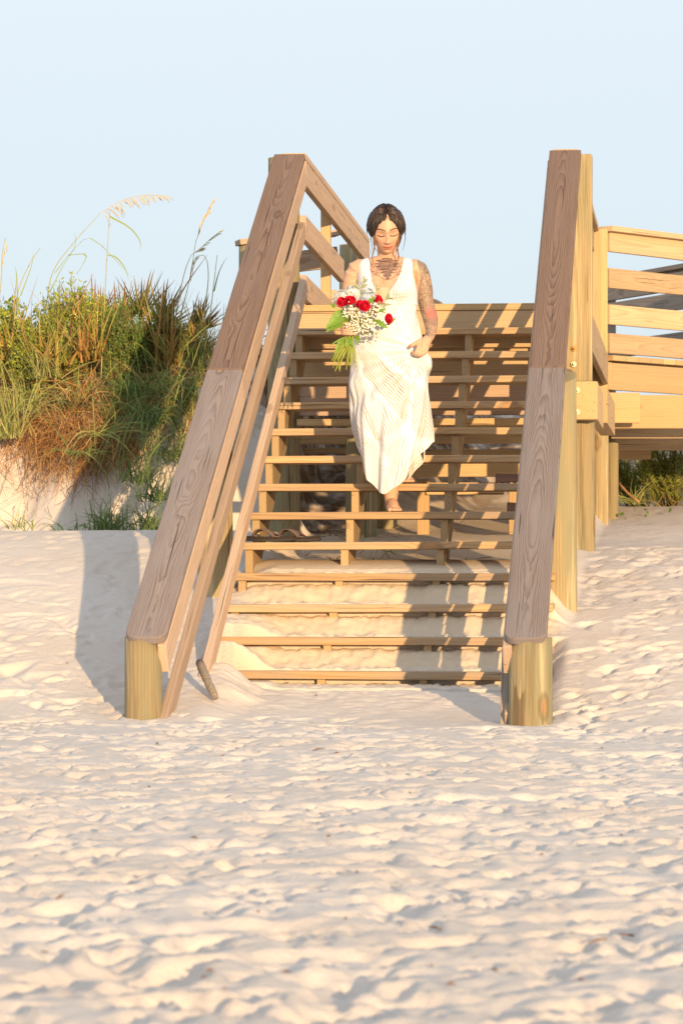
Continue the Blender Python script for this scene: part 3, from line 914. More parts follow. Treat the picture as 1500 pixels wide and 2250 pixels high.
clump(20, 960, 18.75, 80, 0.80, 0.5, G_PALE, 'large pale grass clump spilling over the thatch at the left edge', droop=(0.1, 0.7))
clump(95, 830, 19.2, 45, 0.62, 0.45, G_PALE, 'pale upright grass clump rising above the leafy shrubs')
clump(215, 955, 18.6, 45, 0.55, 0.6, G_PALE, 'drooping yellow-green grass clump under the thatch', lean=(0.5, -0.5, 0.35))
clump(330, 930, 18.7, 120, 0.66, 0.5, G_BLUE, 'big arching blue-green grass clump in the shade beside the cap board', lean=(0, -0.4, 0.8), droop=(0.6, 1.4))
clump(400, 880, 19.0, 90, 0.60, 0.5, G_BLUE, 'shaded grass clump hanging near the top of the cap board joint', lean=(0.1, -0.4, 0.8), droop=(0.5, 1.4))
clump(300, 1060, 18.2, 60, 0.55, 0.4, G_BLUE, 'loose grass clump on the sand face above the green clumps', lean=(0, -0.3, 0.9))
clump(440, 820, 19.6, 70, 0.66, 0.4, G_BLUE, 'upright dark grass clump right against the railing')
clump(60, 900, 18.9, 70, 0.7, 0.5, G_PALE, 'yellow-green grass clump lying over the upper thatch at left', lean=(0.1, -0.4, 0.8), droop=(0.3, 1.0))
clump(185, 880, 18.9, 60, 0.6, 0.45, G_PALE + BROWN, 'straw-coloured grass clump in the middle of the thatch', lean=(0.0, -0.4, 0.8), droop=(0.3, 1.0))
clump(285, 870, 18.9, 80, 0.62, 0.45, G_BLUE, 'green grass clump below the feathery shrub', lean=(0.0, -0.4, 0.8), droop=(0.4, 1.2))
clump(130, 760, 19.5, 40, 0.6, 0.4, G_PALE, 'tall thin grass clump sprouting out of the bright shrub')
clump(330, 770, 19.8, 45, 0.62, 0.4, G_PALE, 'tall thin grass clump sprouting among the fan palms')
clump(395, 1010, 18.5, 90, 0.62, 0.45, G_BLUE, 'shaded grass clump on the sand face next to the grey cap board', lean=(0, -0.4, 0.8), droop=(0.5, 1.2))
clump(350, 1100, 18.1, 80, 0.5, 0.4, G_BLUE, 'thick shaded grass clump low beside the cap board', lean=(0, -0.3, 0.9))
for gx, gy, gY, gl in ((20, 790, 19.6, 'golden spiky tuft on the crest at the left edge'), (110, 800, 19.3, 'golden spiky tuft at the lower front of the bright shrub'), (200, 790, 19.4, 'golden spiky tuft left of the bare stalk'), (290, 780, 19.7, 'golden spiky tuft behind the feathery shrub'), (370, 800, 19.5, 'golden spiky tuft under the fan palms'), (440, 790, 19.9, 'golden spiky tuft nearest the stair railing')):
    clump(gx, gy, gY, 60, 0.55, 0.55, G_GOLD, gl, lean=(0.05, -0.25, 0.9), droop=(0.0, 0.35), width=(0.007, 0.013))
clump(170, 1000, 18.5, 22, 0.5, 0.6, G_GREEN, 'few long green blades over the wiry roots', lean=(0.3, -0.5, 0.5))

# leafy shrubs on the crest
def shrub(px, py, Y, w, h, nst, label, pal=SHRUB, leaf=0.028, dense=46):
    rs = np.random.RandomState(int(px + py * 3))
    base = PX(px, py, Y); base.z = float(ground_z(base.x, base.y)) - 0.02
    top = PX(px, py, Y).z
    h = h
    root = thing('leafy_shrub', base, label, 'shrub', 'leafy shrubs of the dune')
    stems, leaves, ld = [], [], []
    H = max(0.3, top - base.z + h)
    for k in range(nst):
        a = rs.uniform(0, 6.283); r = w * math.sqrt(rs.uniform(0, 1))
        tip = Vector((base.x + r * math.cos(a), base.y + r * math.sin(a) * 0.6, base.z + H * (1 - 0.35 * (r / w) ** 2) * rs.uniform(0.72, 1.06)))
        b0 = Vector((base.x + 0.3 * r * math.cos(a), base.y + 0.3 * r * math.sin(a), base.z))
        mid = b0.lerp(tip, 0.55) + Vector((rs.normal(0, .03), rs.normal(0, .03), 0))
        pts = spline([b0, mid, tip], 6)
        stems.append(tube(pts, [0.0022] * 6 + [0.001], 4))
        for j in range(dense):
            f = 0.15 + 0.85 * rs.uniform(0, 1) ** 0.7
            q = pts[min(6, int(f * 6))].lerp(pts[min(6, int(f * 6) + 1)], f * 6 % 1)
            leaves.append(np.array(q) + rs.normal(0, 0.008, 3))
            ld.append(np.array([rs.normal(0, .7), rs.normal(0, .7), 0.6]))
    V_, F_ = merge(stems)
    wmesh('stems', V_, F_, M_STEM, root)
    leaf_cloud('foliage', leaves, np.full(len(leaves), leaf), 0.36, ld, pal, M_LEAF, rs, root, 0.3)
M_STEM = plain('woody_stem', (0.16, 0.12, 0.05), 0.8)
M_GSTEM = plain('green_stem', (0.20, 0.26, 0.06), 0.6)
shrub(25, 698, 19.7, 0.22, 0.12, 64, 'round-leaved bright green shrub at the left picture edge', leaf=0.040)
shrub(150, 713, 19.5, 0.26, 0.30, 105, 'sunlit yellow-green shrub, largest on the crest')
shrub(75, 743, 19.4, 0.16, 0.18, 51, 'low yellow-green shrub between the two bright ones')
shrub(265, 753, 19.4, 0.16, 0.30, 78, 'dark green feathery shrub in the middle of the crest', pal=[(0.14, 0.24, 0.045), (0.18, 0.28, 0.06), (0.11, 0.19, 0.045)], leaf=0.022, dense=70)
shrub(205, 723, 19.8, 0.14, 0.26, 51, 'small pale shrub behind the feathery one')
shrub(345, 753, 19.6, 0.18, 0.20, 68, 'olive shrub with rusty twigs left of the fan palm', pal=[(0.18, 0.20, 0.04), (0.28, 0.17, 0.05), (0.13, 0.17, 0.03)])
shrub(405, 783, 19.9, 0.15, 0.20, 57, 'yellowing shrub just left of the stair railing', pal=[(0.26, 0.26, 0.05), (0.34, 0.26, 0.06), (0.18, 0.22, 0.04)])

# saw palmettos
def palmetto(px, py, Y, fans, label):
    rs = np.random.RandomState(int(px))
    c = PX(px, py, Y)
    root = thing('palmetto', c, label, 'palm', 'fan palms on the dune crest')
    for (ax, az, ln, spread, colr) in fans:
        st = c + Vector((ax * 0.25, 0, 0.10 + az * 0.1))
        d = Vector((ax, rs.uniform(-0.3, 0.1), az)).normalized()
        hub = c + d * ln * 0.55
        V_, F_ = tube(spline([c, c.lerp(hub, .5) + Vector((0, 0, .03)), hub], 4), [.007, .006, .005, .005, .004], 5)
        fr = wmesh('petiole', V_, F_, M_GSTEM, root)
        sd = d.cross(Vector((0, 1, 0))).normalized()
        n = 15
        r_ = np.array([tuple(hub)] * n)
        dd = []
        for q in range(n):
            a = (q / (n - 1) - 0.5) * spread
            dd.append(np.array(d * math.cos(a) + sd * math.sin(a) + Vector((0, rs.uniform(-.25, .1), 0))))
        V2, Q2, idx, t = strips(r_, np.array(dd), rs.uniform(.8, 1.1, n) * ln * 0.75, np.full(n, 0.026), rs.uniform(0, .12, n), 4, rs)
        cc = np.array(colr) * rs.uniform(.8, 1.2, (n, 1)); cc = cc[idx]
        cc = cc + (np.array((0.30, 0.14, 0.06)) - cc) * (t[:, None] ** 1.5) * 0.8
        o0 = V2.mean(0)
        me = np_mesh('frond', V2 - o0, Q2, mat=M_LEAF); set_colors(me, cc)
        add_obj('frond', me, root, Matrix.Translation(Vector(o0)))
gr = (0.14, 0.19, 0.05); rd = (0.30, 0.18, 0.07)
palmetto(300, 785, 20.4, [(-0.6, 0.9, 0.42, 1.1, rd), (0.1, 1.0, 0.46, 1.2, gr), (0.7, 0.8, 0.40, 1.0, gr), (-1.0, 0.6, 0.35, 1.0, rd)], 'rust-tipped fan palm in the middle of the dune crest')
palmetto(405, 795, 20.3, [(-0.4, 1.0, 0.40, 1.1, gr), (0.45, 0.95, 0.36, 1.1, rd)], 'small fan palm between the shrubs and the railing')
palmetto(440, 825, 20.8, [(0.75, 0.75, 0.46, 0.9, gr), (1.0, 0.35, 0.42, 0.8, (0.07, 0.10, 0.03))], 'dark fan palm leaning towards the stair railing')
palmetto(190, 765, 20.8, [(-0.5, 1.0, 0.36, 1.2, rd), (0.5, 1.0, 0.36, 1.2, rd)], 'low reddish fan palm behind the bright shrub')

palmetto(245, 790, 20.6, [(-0.5, 0.9, 0.44, 1.1, rd), (0.35, 1.0, 0.44, 1.0, rd), (0.9, 0.6, 0.36, 0.9, gr)], 'yellow-red fan palm behind the feathery shrub')
palmetto(355, 800, 20.2, [(-0.8, 0.8, 0.40, 1.0, rd), (0.0, 1.0, 0.44, 1.0, (0.30, 0.28, 0.07)), (0.8, 0.9, 0.42, 0.9, gr)], 'golden-green fan palm left of the small one')
# sea oats
M_OAT = plain('sea_oat_head', (0.56, 0.46, 0.24), 0.7)
M_STALK = plain('sea_oat_stalk', (0.36, 0.34, 0.13), 0.6)
def sea_oat(stalk, head, Y, label, nsp=26, sl=0.05, droop=1.0, leaves=()):
    rs = np.random.RandomState(int(stalk[0][0] * 3 + stalk[-1][1]))
    p = [PX(a, b, Y + 0.06 * k) for k, (a, b) in enumerate(stalk)]
    root = thing('sea_oat', p[0], label, 'grass', 'tall sea oats')
    sp = spline(p, 14)
    V_, F_ = tube(sp, [0.0042 * (1 - 0.6 * k / 14) for k in range(15)], 5)
    wmesh('stalk', V_, F_, M_STALK, root)
    if head:
        h = spline([PX(a, b, Y + 0.06 * len(stalk)) for a, b in head], nsp)
        parts = [tube(h, 0.0018, 4)]
        for k in range(2, nsp + 1):
            f = k / nsp
            ln = sl * (1.15 - 0.75 * f) * rs.uniform(.8, 1.2)
            t = (h[k] - h[k - 1]).normalized()
            d = (t * 0.6 + Vector((rs.uniform(-.25, .45), rs.uniform(-.5, .5), -droop * rs.uniform(.5, 1.0)))).normalized()
            q = [h[k] + d * ln * s + Vector((0, 0, -0.25 * ln * s * s * droop)) for s in (0, .3, .6, 1)]
            parts.append(tube(q, [0.001, 0.0028, 0.0034, 0.0008], 4))
        V_, F_ = merge(parts)
        wmesh('seed_head', V_, F_, M_OAT, root)
    for lf in leaves:
        q = spline([PX(a, b, Y) for a, b in lf], 8)
        vs, fs = [], []
        for k, c in enumerate(q):
            w = 0.010 * (1 - k / 8.0) ** .8 + .0006
            vs += [c - Vector((w / 2, 0, w * .3)), c + Vector((w / 2, 0, w * .3))]
            if k: fs.append((2 * k - 2, 2 * k - 1, 2 * k + 1, 2 * k))
        wmesh('leaf', vs, fs, M_GSTEM, root)
sea_oat([(98, 700), (115, 600), (160, 535), (218, 470)], [(218, 470), (262, 442), (315, 428), (370, 430)], 19.6, 'tallest sea oat, arching right with a drooping golden seed head', 30, 0.085, 1.0,
        [[(110, 640), (135, 590), (165, 540), (163, 510)], [(120, 600), (165, 545), (205, 525), (290, 610)], [(150, 560), (190, 560), (170, 600), (172, 595)]])
sea_oat([(222, 830), (228, 700), (234, 580), (241, 465)], None, 19.3, 'bare straight sea oat stalk in front of the shrubs', leaves=[[(236, 560), (255, 565), (275, 590), (284, 620)], [(241, 475), (285, 500), (308, 530), (306, 552)]])
sea_oat([(362, 900), (390, 720), (415, 620), (430, 530)], [(430, 530), (445, 490), (458, 465), (470, 441)], 19.5, 'upright sea oat with feathery seed head next to the railing', 26, 0.055, -0.2)
sea_oat([(365, 880), (385, 700), (405, 600), (420, 560)], [(420, 560), (440, 545), (465, 522), (488, 505)], 19.8, 'shorter sea oat leaning right beside the feathery one', 18, 0.055, 0.3)
sea_oat([(440, 830), (460, 700), (470, 620), (477, 560)], None, 19.6, 'dark bare sea oat stalk close to the railing post', leaves=[[(470, 640), (480, 600), (495, 570), (510, 560)]])
sea_oat([(430, 800), (455, 640), (456, 580), (447, 560)], [(447, 560), (430, 565), (420, 590), (418, 610)], 19.7, 'sea oat with a bent-over head near the railing', 14, 0.05, 1.0)
sea_oat([(-10, 720), (2, 620), (5, 560), (12, 522)], [(12, 522), (13, 540), (8, 560), (4, 590)], 19.6, 'sea oat cut by the left picture edge', 10, 0.04, 0.8)
sea_oat([(30, 720), (40, 640), (65, 580), (88, 545)], None, 19.5, 'short leafy sea oat shoot at the left', leaves=[[(40, 690), (38, 640), (36, 600), (33, 585)], [(45, 650), (60, 610), (70, 580), (72, 555)]])
# rusty stems leaning through the shrubs
for q, (a, b, lab) in enumerate((((155, 735), (205, 600), 'rust-red dead stem leaning over the bright shrub'), ((375, 690), (455, 560), 'rust-red dead stem leaning towards the railing'), ((160, 720), (172, 640), 'short reddish dead stem in the bright shrub'))):
    V_, F_ = tube(spline([PX(*a, 19.4), PX((a[0] + b[0]) / 2 - 6, (a[1] + b[1]) / 2, 19.4), PX(*b, 19.4)], 6), [.005, .005, .004, .004, .003, .002, .001], 5)
    tag(wmesh('dead_stem', V_, F_, plain('rust_stem%d' % q, (0.33, 0.15, 0.07), .8)), lab, 'stem', 'rust-red dead stems')

# bushes and grass below the walkway on the right
def right_bush(px, py, Y, w, h, n, label):
    rs = np.random.RandomState(int(px))
    base = PX(px, py, Y)
    root = thing('pine_bush', base, label, 'shrub', 'dark bushes below the boardwalk')
    stems, leaves, ld = [], [], []
    for k in range(n):
        tip = base + Vector((rs.uniform(-w, w), rs.uniform(-.2, .3), h * rs.uniform(.45, 1.05)))
        b0 = base + Vector((rs.uniform(-w, w) * .5, rs.uniform(-.05, .2), -.05))
        pts = spline([b0, b0.lerp(tip, .6) + Vector((rs.normal(0, .04), 0, 0)), tip], 8)
        stems.append(tube(pts, [.005] * 8 + [.002], 4))
        for j in range(110):
            f = rs.uniform(.15, 1.0) * 7.99
            leaves.append(np.array(pts[int(f)].lerp(pts[int(f) + 1], f % 1)) + rs.normal(0, .004, 3))
            ld.append(np.array([rs.normal(0, .8), rs.normal(0, .8), .7]))
    V_, F_ = merge(stems); wmesh('stems', V_, F_, M_STEM, root)
    leaf_cloud('foliage', leaves, np.full(len(leaves), .040), .16, ld, [(0.26, 0.32, 0.05), (0.17, 0.23, 0.04), (0.33, 0.36, 0.06)], M_LEAF, rs, root, .3)
right_bush(1470, 1105, 24.2, 0.26, 0.52, 54, 'needle-leaved bush under the boardwalk at the right picture edge')
right_bush(1400, 1105, 25.0, 0.20, 0.42, 30, 'darker bush under the boardwalk behind the piles')
clump(1390, 1105, 23.6, 60, 0.5, 0.7, G_PALE, 'yellow-green grass clump below the boardwalk', lean=(0.1, -.1, .7))
clump(770, 1190, 18.6, 14, 0.24, 0.8, G_BLUE, 'small grass tuft on the sand under the stairs')
clump(850, 1215, 16.9, 9, 0.26, 0.9, G_PALE, 'few bent grass blades under the middle of the stairs', droop=(.8, 1.5))
right_bush(700, 1040, 22.6, 0.35, 0.45, 30, 'leafy bush in the dark under the landing')
V_, F_ = tube(spline([PX(1358, 1060, 23.0), PX(1380, 1085, 22.9), PX(1404, 1103, 22.8)], 4), .010, 6)
tag(wmesh('fallen_branch', V_, F_, plain('red_branch', (0.38, 0.21, 0.11))), 'reddish bare branch leaning on the sand below the boardwalk', 'branch')
# vine leaves on the right sand
rs = np.random.RandomState(5)
for lab, spots in (('small green creeper on the sand below the boardwalk', [(1392, 1106), (1420, 1109), (1470, 1112), (1366, 1118)]),):
    cs = []
    for x, y in spots:
        p = PX(x, y, 22.6); p.z = float(ground_z(p.x, p.y)) + .02
        for q in range(3): cs.append(np.array(p) + rs.normal(0, .015, 3))
    o = leaf_cloud('creeper', cs, np.full(len(cs), .032), .8, np.tile([0, -.4, .8], (len(cs), 1)), [(0.16, 0.24, 0.04), (.12, .2, .04)], M_LEAF, rs)
    tag(o, lab, 'plant')
# leaf litter and sticks under the stairs
for q, (pts, lab) in enumerate((([(662, 1060), (700, 1090), (745, 1125)], 'grey weathered log end in the debris under the landing'),)):
    V_, F_ = tube([PX(a, b, 20.6) for a, b in pts], [.05, .06, .045], 8)
    tag(wmesh('log', V_, F_, M_OLD), lab, 'log')
n_ = 160
rr = np.random.RandomState(9)
Y = rr.uniform(16.5, 20.5, n_); px = np.where(rr.rand(n_) < .6, rr.uniform(640, 800, n_), rr.uniform(640, 1150, n_))
X = (px - 750) / F_PX * Y
pp = np.stack([X, Y, ground_z(X, Y) + .012], -1)
o = blade_object('plant_litter', pp, rr.normal(0, 1, (n_, 3)) * np.array([1, 1, .25]), rr.uniform(.08, .3, n_), np.full(n_, .005), np.full(n_, .1), [(0.30, 0.17, 0.07), (0.2, .12, .06), (.4, .28, .13)], M_DRY, rr, curl=.25)
tag(o, 'dry twigs and leaf litter scattered on the sand under the stairs', 'litter', kind='stuff')

# ------------------------------------------------------------------ person on the stairs
PF = Vector((0.258, 16.25, Z0 + 6 * R0 + 0.001))            # sole of the standing foot
SC = F_PX / 16.25
def q(px, py, y=0.0):
    """photo pixel -> metres in the person's own frame (x right, y away, z up from the step)"""
    return Vector(((px - 858.5) / SC, y, (1126.4 - py) / SC))

HEADC = q(847, 506, -0.045)
HS = 1.055
PITCH, ROLL = math.radians(21), math.radians(-3)
HROT = Euler((PITCH, ROLL, math.radians(2)), 'XYZ').to_matrix()   # nose (-y) tips downwards

def head_surface(phi, th, grow=0.0):
    """phi: around (0 = face, towards -y), th: 0 chin .. pi crown; head-local metres"""
    zc = -np.cos(th)
    sx = np.sin(phi) * np.sin(th); sy = -np.cos(phi) * np.sin(th)
    hz = np.where(zc < 0, 0.122, 0.110) * zc
    low = np.clip(-zc, 0, 1)
    wx = 0.074 * (1 - 0.27 * low ** 2.2)
    front = sy < 0
    wy = np.where(front, 0.094 * (1 - 0.06 * low ** 2), 0.102 * (1 - 0.48 * low ** 1.3))
    x = sx * (wx + grow); y = sy * (wy + grow); z = hz + zc * grow
    y = np.where(front, np.sign(sy) * np.abs(sy) ** 0.86 * (wy + grow), y)
    if grow == 0.0:
        g = lambda x0, z0, ax, az: np.exp(-((x - x0) / ax) ** 2 - ((z - z0) / az) ** 2) * front
        y = y - 0.007 * g(0, 0.018, 0.035, 0.012)                                   # brow
        for s in (-1, 1):
            y = y + 0.011 * g(s * 0.031, 0.000, 0.017, 0.012) - 0.006 * g(s * 0.031, -0.003, 0.012, 0.007)   # socket, lid
            y = y - 0.005 * g(s * 0.042, -0.032, 0.018, 0.018)                        # cheek
        y = y - 0.013 * g(0, -0.018, 0.008, 0.026) - 0.016 * g(0, -0.040, 0.012, 0.010)   # nose
        y = y - 0.006 * g(0.011, -0.043, 0.006, 0.006) - 0.006 * g(-0.011, -0.043, 0.006, 0.006)
        y = y - 0.007 * g(0, -0.064, 0.020, 0.005) - 0.008 * g(0, -0.0745, 0.017, 0.006) + 0.003 * g(0, -0.0692, 0.022, 0.0022)
        y = y + 0.004 * g(0, -0.086, 0.02, 0.006) - 0.008 * g(0, -0.103, 0.02, 0.014)
    return x * HS, y * HS, z * HS

def grid_faces(nr, nc, wrap=True):
    fs = []
    for r in range(nr - 1):
        for c in range(nc if wrap else nc - 1):
            d = (c + 1) % nc
            fs.append((r * nc + c, r * nc + d, (r + 1) * nc + d, (r + 1) * nc + c))
    return fs

def to_body(x, y, z):
    P = np.stack([x.ravel(), y.ravel(), z.ravel()], -1) @ np.array(HROT).T + np.array(HEADC)
    return P

# torso profile: py, centre px, half width px, half depth m, centre y
TOR = np.array([
    [545, 849, 15, .046, .035], [560, 849, 17, .050, .030], [564, 849, 34, .055, .028], [569, 849, 52, .062, .025], [578, 848, 63, .072, .02], [588, 848, 63, .080, .016], [600, 848, 62, .088, .012],
    [622, 848, 61, .098, .0], [645, 848, 65, .100, .0], [668, 850, 63, .097, .002], [690, 851, 60, .094, .006], [715, 853, 64, .098, .01],
    [745, 852, 73, .108, .015], [775, 852, 76, .112, .015], [810, 852, 70, .105, .015], [850, 852, 55, .085, .015]])
def torso(phi, py, grow=0.0):
    cx = np.interp(py, TOR[:, 0], TOR[:, 1]); hw = np.interp(py, TOR[:, 0], TOR[:, 2]) / SC
    hd = np.interp(py, TOR[:, 0], TOR[:, 3]); cy = np.interp(py, TOR[:, 0], TOR[:, 4])
    e = 0.82
    sx = np.sign(np.sin(phi)) * np.abs(np.sin(phi)) ** e; sy = -np.sign(np.cos(phi)) * np.abs(np.cos(phi)) ** e
    x = (cx - 858.5) / SC + sx * (hw + grow); y = cy + sy * (hd + grow)
    z = (1126.4 - py) / SC
    for bx in (816, 880):
        b = np.exp(-((x - (bx - 858.5) / SC) / 0.056) ** 2 - ((py - 643) / 20.0) ** 2) * (sy < 0)
        y = y - 0.052 * b
    cl = np.exp(-((x - (838 - 858.5) / SC) / 0.0075) ** 2) * sstep(600, 622, py) * sstep(668, 655, py) * (sy < 0)
    y = y + 0.026 * cl * (grow < 0.001)
    return x, y, z

def build_body():
    V_, F_ = [], []
    def put(vs, fs):
        o = len(V_)
        V_.extend([tuple(v) for v in vs]); F_.extend([tuple(i + o for i in f) for f in fs])
    # head
    th = np.linspace(0.02, math.pi - 0.02, 70); ph = np.linspace(0, 2 * math.pi, 96, endpoint=False)
    PH, TT = np.meshgrid(ph, th)
    P = to_body(*head_surface(PH, TT))
    fs = grid_faces(70, 96); fs += [tuple(range(95, -1, -1)), tuple(69 * 96 + i for i in range(96))]
    put(P, fs)
    # torso
    pys = np.concatenate([np.linspace(545, 700, 60), np.linspace(704, 850, 24)])
    PH, PP = np.meshgrid(ph, pys)
    x, y, z = torso(PH, PP)
    put(np.stack([x.ravel(), y.ravel(), z.ravel()], -1), [f[::-1] for f in grid_faces(len(pys), 96)] + [tuple(range(96)), tuple((len(pys) - 1) * 96 + i for i in range(95, -1, -1))])
    def limb(pts, rad, n=14, m=18):
        p = spline(pts, m); ks = np.linspace(0, len(rad) - 1, m + 1)
        r = np.interp(ks, np.arange(len(rad)), rad)
        p = [p[0] + (p[0] - p[1]).normalized() * r[0] * .6] + p + [p[-1] + (p[-1] - p[-2]).normalized() * r[-1] * .6]
        r = [r[0] * .6] + list(r) + [r[-1] * .6]
        v, f = tube(p, r, n)
        put(v, f)
    # neck
    limb([q(849, 585, .035), q(849, 560, .030), HEADC + Vector((0, .03, -.03))], [.056, .050, .052])
    # her left arm (picture right), hanging, hand lifting the skirt
    limb([q(893, 590, .02), q(918, 592, .02), q(930, 630, .025), q(935, 665, .03), q(944, 700, .005), q(945, 728, -.055), q(941, 744, -.085)],
         [.050, .049, .045, .041, .040, .029, .024])
    limb([q(940, 744, -.085), q(931, 757, -.115), q(925, 768, -.13)], [.023, .030, .027])
    limb([q(934, 748, -.10), q(916, 755, -.135), q(906, 761, -.15), q(898, 767, -.153)], [.014, .012, .0105, .008])          # thumb
    for k, (x0, y0, x1, y1) in enumerate(((917, 765, 911, 778), (922, 769, 917, 781), (929, 770, 924, 782), (936, 768, 931, 779))):   # knuckles curl under the cloth
        limb([q(x0, y0, -.140), q(x1, y1, -.152), q(x1 - 5, y1 + 3, -.137), q(x1 - 6, y1 - 2, -.122)], [.0105, .0100, .009, .008], 10, 10)
    # her right arm (picture left), forearm forward, hand round the stems
    limb([q(806, 590, .02), q(780, 592, .02), q(769, 630, .035), q(767, 668, .06), q(764, 697, .0), q(764, 715, -.09), q(765, 722, -.13)],
         [.050, .049, .044, .041, .038, .029, .025])
    limb([q(764, 722, -.13), q(762, 728, -.17), q(762, 735, -.19)], [.025, .032, .028])
    for k in range(4):                                   # four fingers closed round the stems
        y0 = 717 + 7.2 * k; sh = (0, 2, 1, -3)[k]
        limb([q(749 + k, y0, -.185), q(751 + k, y0 + 1, -.222), q(768, y0 + 2, -.240), q(781 + sh, y0 + 2, -.226), q(784 + sh, y0 + 1, -.200)],
             [.0105, .0102, .0098, .009, .0078], 10, 12)
    limb([q(757, 716, -.17), q(768, 711, -.205), q(780, 714, -.222), q(786, 720, -.226)], [.014, .012, .0105, .008], 10, 10)   # thumb
    # legs
    limb([q(838, 820, .02), q(846, 930, .0), q(853, 1000, .03), q(857, 1060, .055), q(858, 1096, .06), q(858, 1112, .06)], [.085, .066, .052, .046, .034, .030])
    limb([q(872, 820, .03), q(885, 900, -.02), q(888, 960, .10), q(889, 1010, .20), q(889, 1045, .25)], [.085, .066, .052, .042, .032])
    for (cx, z0, y0) in ((859, 0.0, .06), (889, R0, .26)):                 # feet: heel, arch, ball, five toes
        b = Vector(((cx - 858.5) / SC, y0, z0))
        limb([b + Vector((0, .035, .026)), b + Vector((.002, -.02, .046)), b + Vector((.008, -.075, .032)), b + Vector((.012, -.115, .020))], [.026, .032, .031, .019])
        limb([b + Vector((-.014, -.08, .020)), b + Vector((.012, -.105, .020)), b + Vector((.036, -.085, .018))], [.018, .019, .016])
        for k, (tx, ty, tr) in enumerate(((-.012, -.160, .0125), (.008, -.160, .0098), (.022, -.152, .009), (.034, -.142, .0085), (.045, -.130, .008))):
            limb([b + Vector((tx * .85, ty + .05, .018)), b + Vector((tx, ty + .015, .015)), b + Vector((tx, ty, .011))], [tr, tr, tr * .85], 10, 6)
    me = make_mesh('body', V_, F_)
    o = bpy.data.objects.new('body_tmp', me); col.objects.link(o)
    md = o.modifiers.new('r', 'REMESH'); md.mode = 'VOXEL'; md.voxel_size = 0.0030
    ms = o.modifiers.new('s', 'SMOOTH'); ms.iterations = 4; ms.factor = 0.5
    dg = bpy.context.evaluated_depsgraph_get()
    out = bpy.data.meshes.new_from_object(o.evaluated_get(dg))
    bpy.data.objects.remove(o); bpy.data.meshes.remove(me)
    out.name = 'body'
    return out

def ink(x, z, s, seed, w=0.22):
    x, z = x * .82 + z * .57, z * .82 - x * .57
    """curly tattoo line-work: contour lines of warped noise"""
    wx = x + 0.9 / s * vnoise(x * s * .6, z * s * .6, seed=seed + 1); wz = z + 0.9 / s * vnoise(x * s * .6, z * s * .6, seed=seed + 2)
    n = vnoise(wx * s, wz * s, seed=seed) + .4 * vnoise(wx * s * 2.1 + wz * s, wz * s * 2.1 - wx * s, seed=seed + 5)
    l = np.abs(((n * 7.0) % 1.0) - 0.5)
    return 1 - sstep(w * .55, w * 1.4, l)

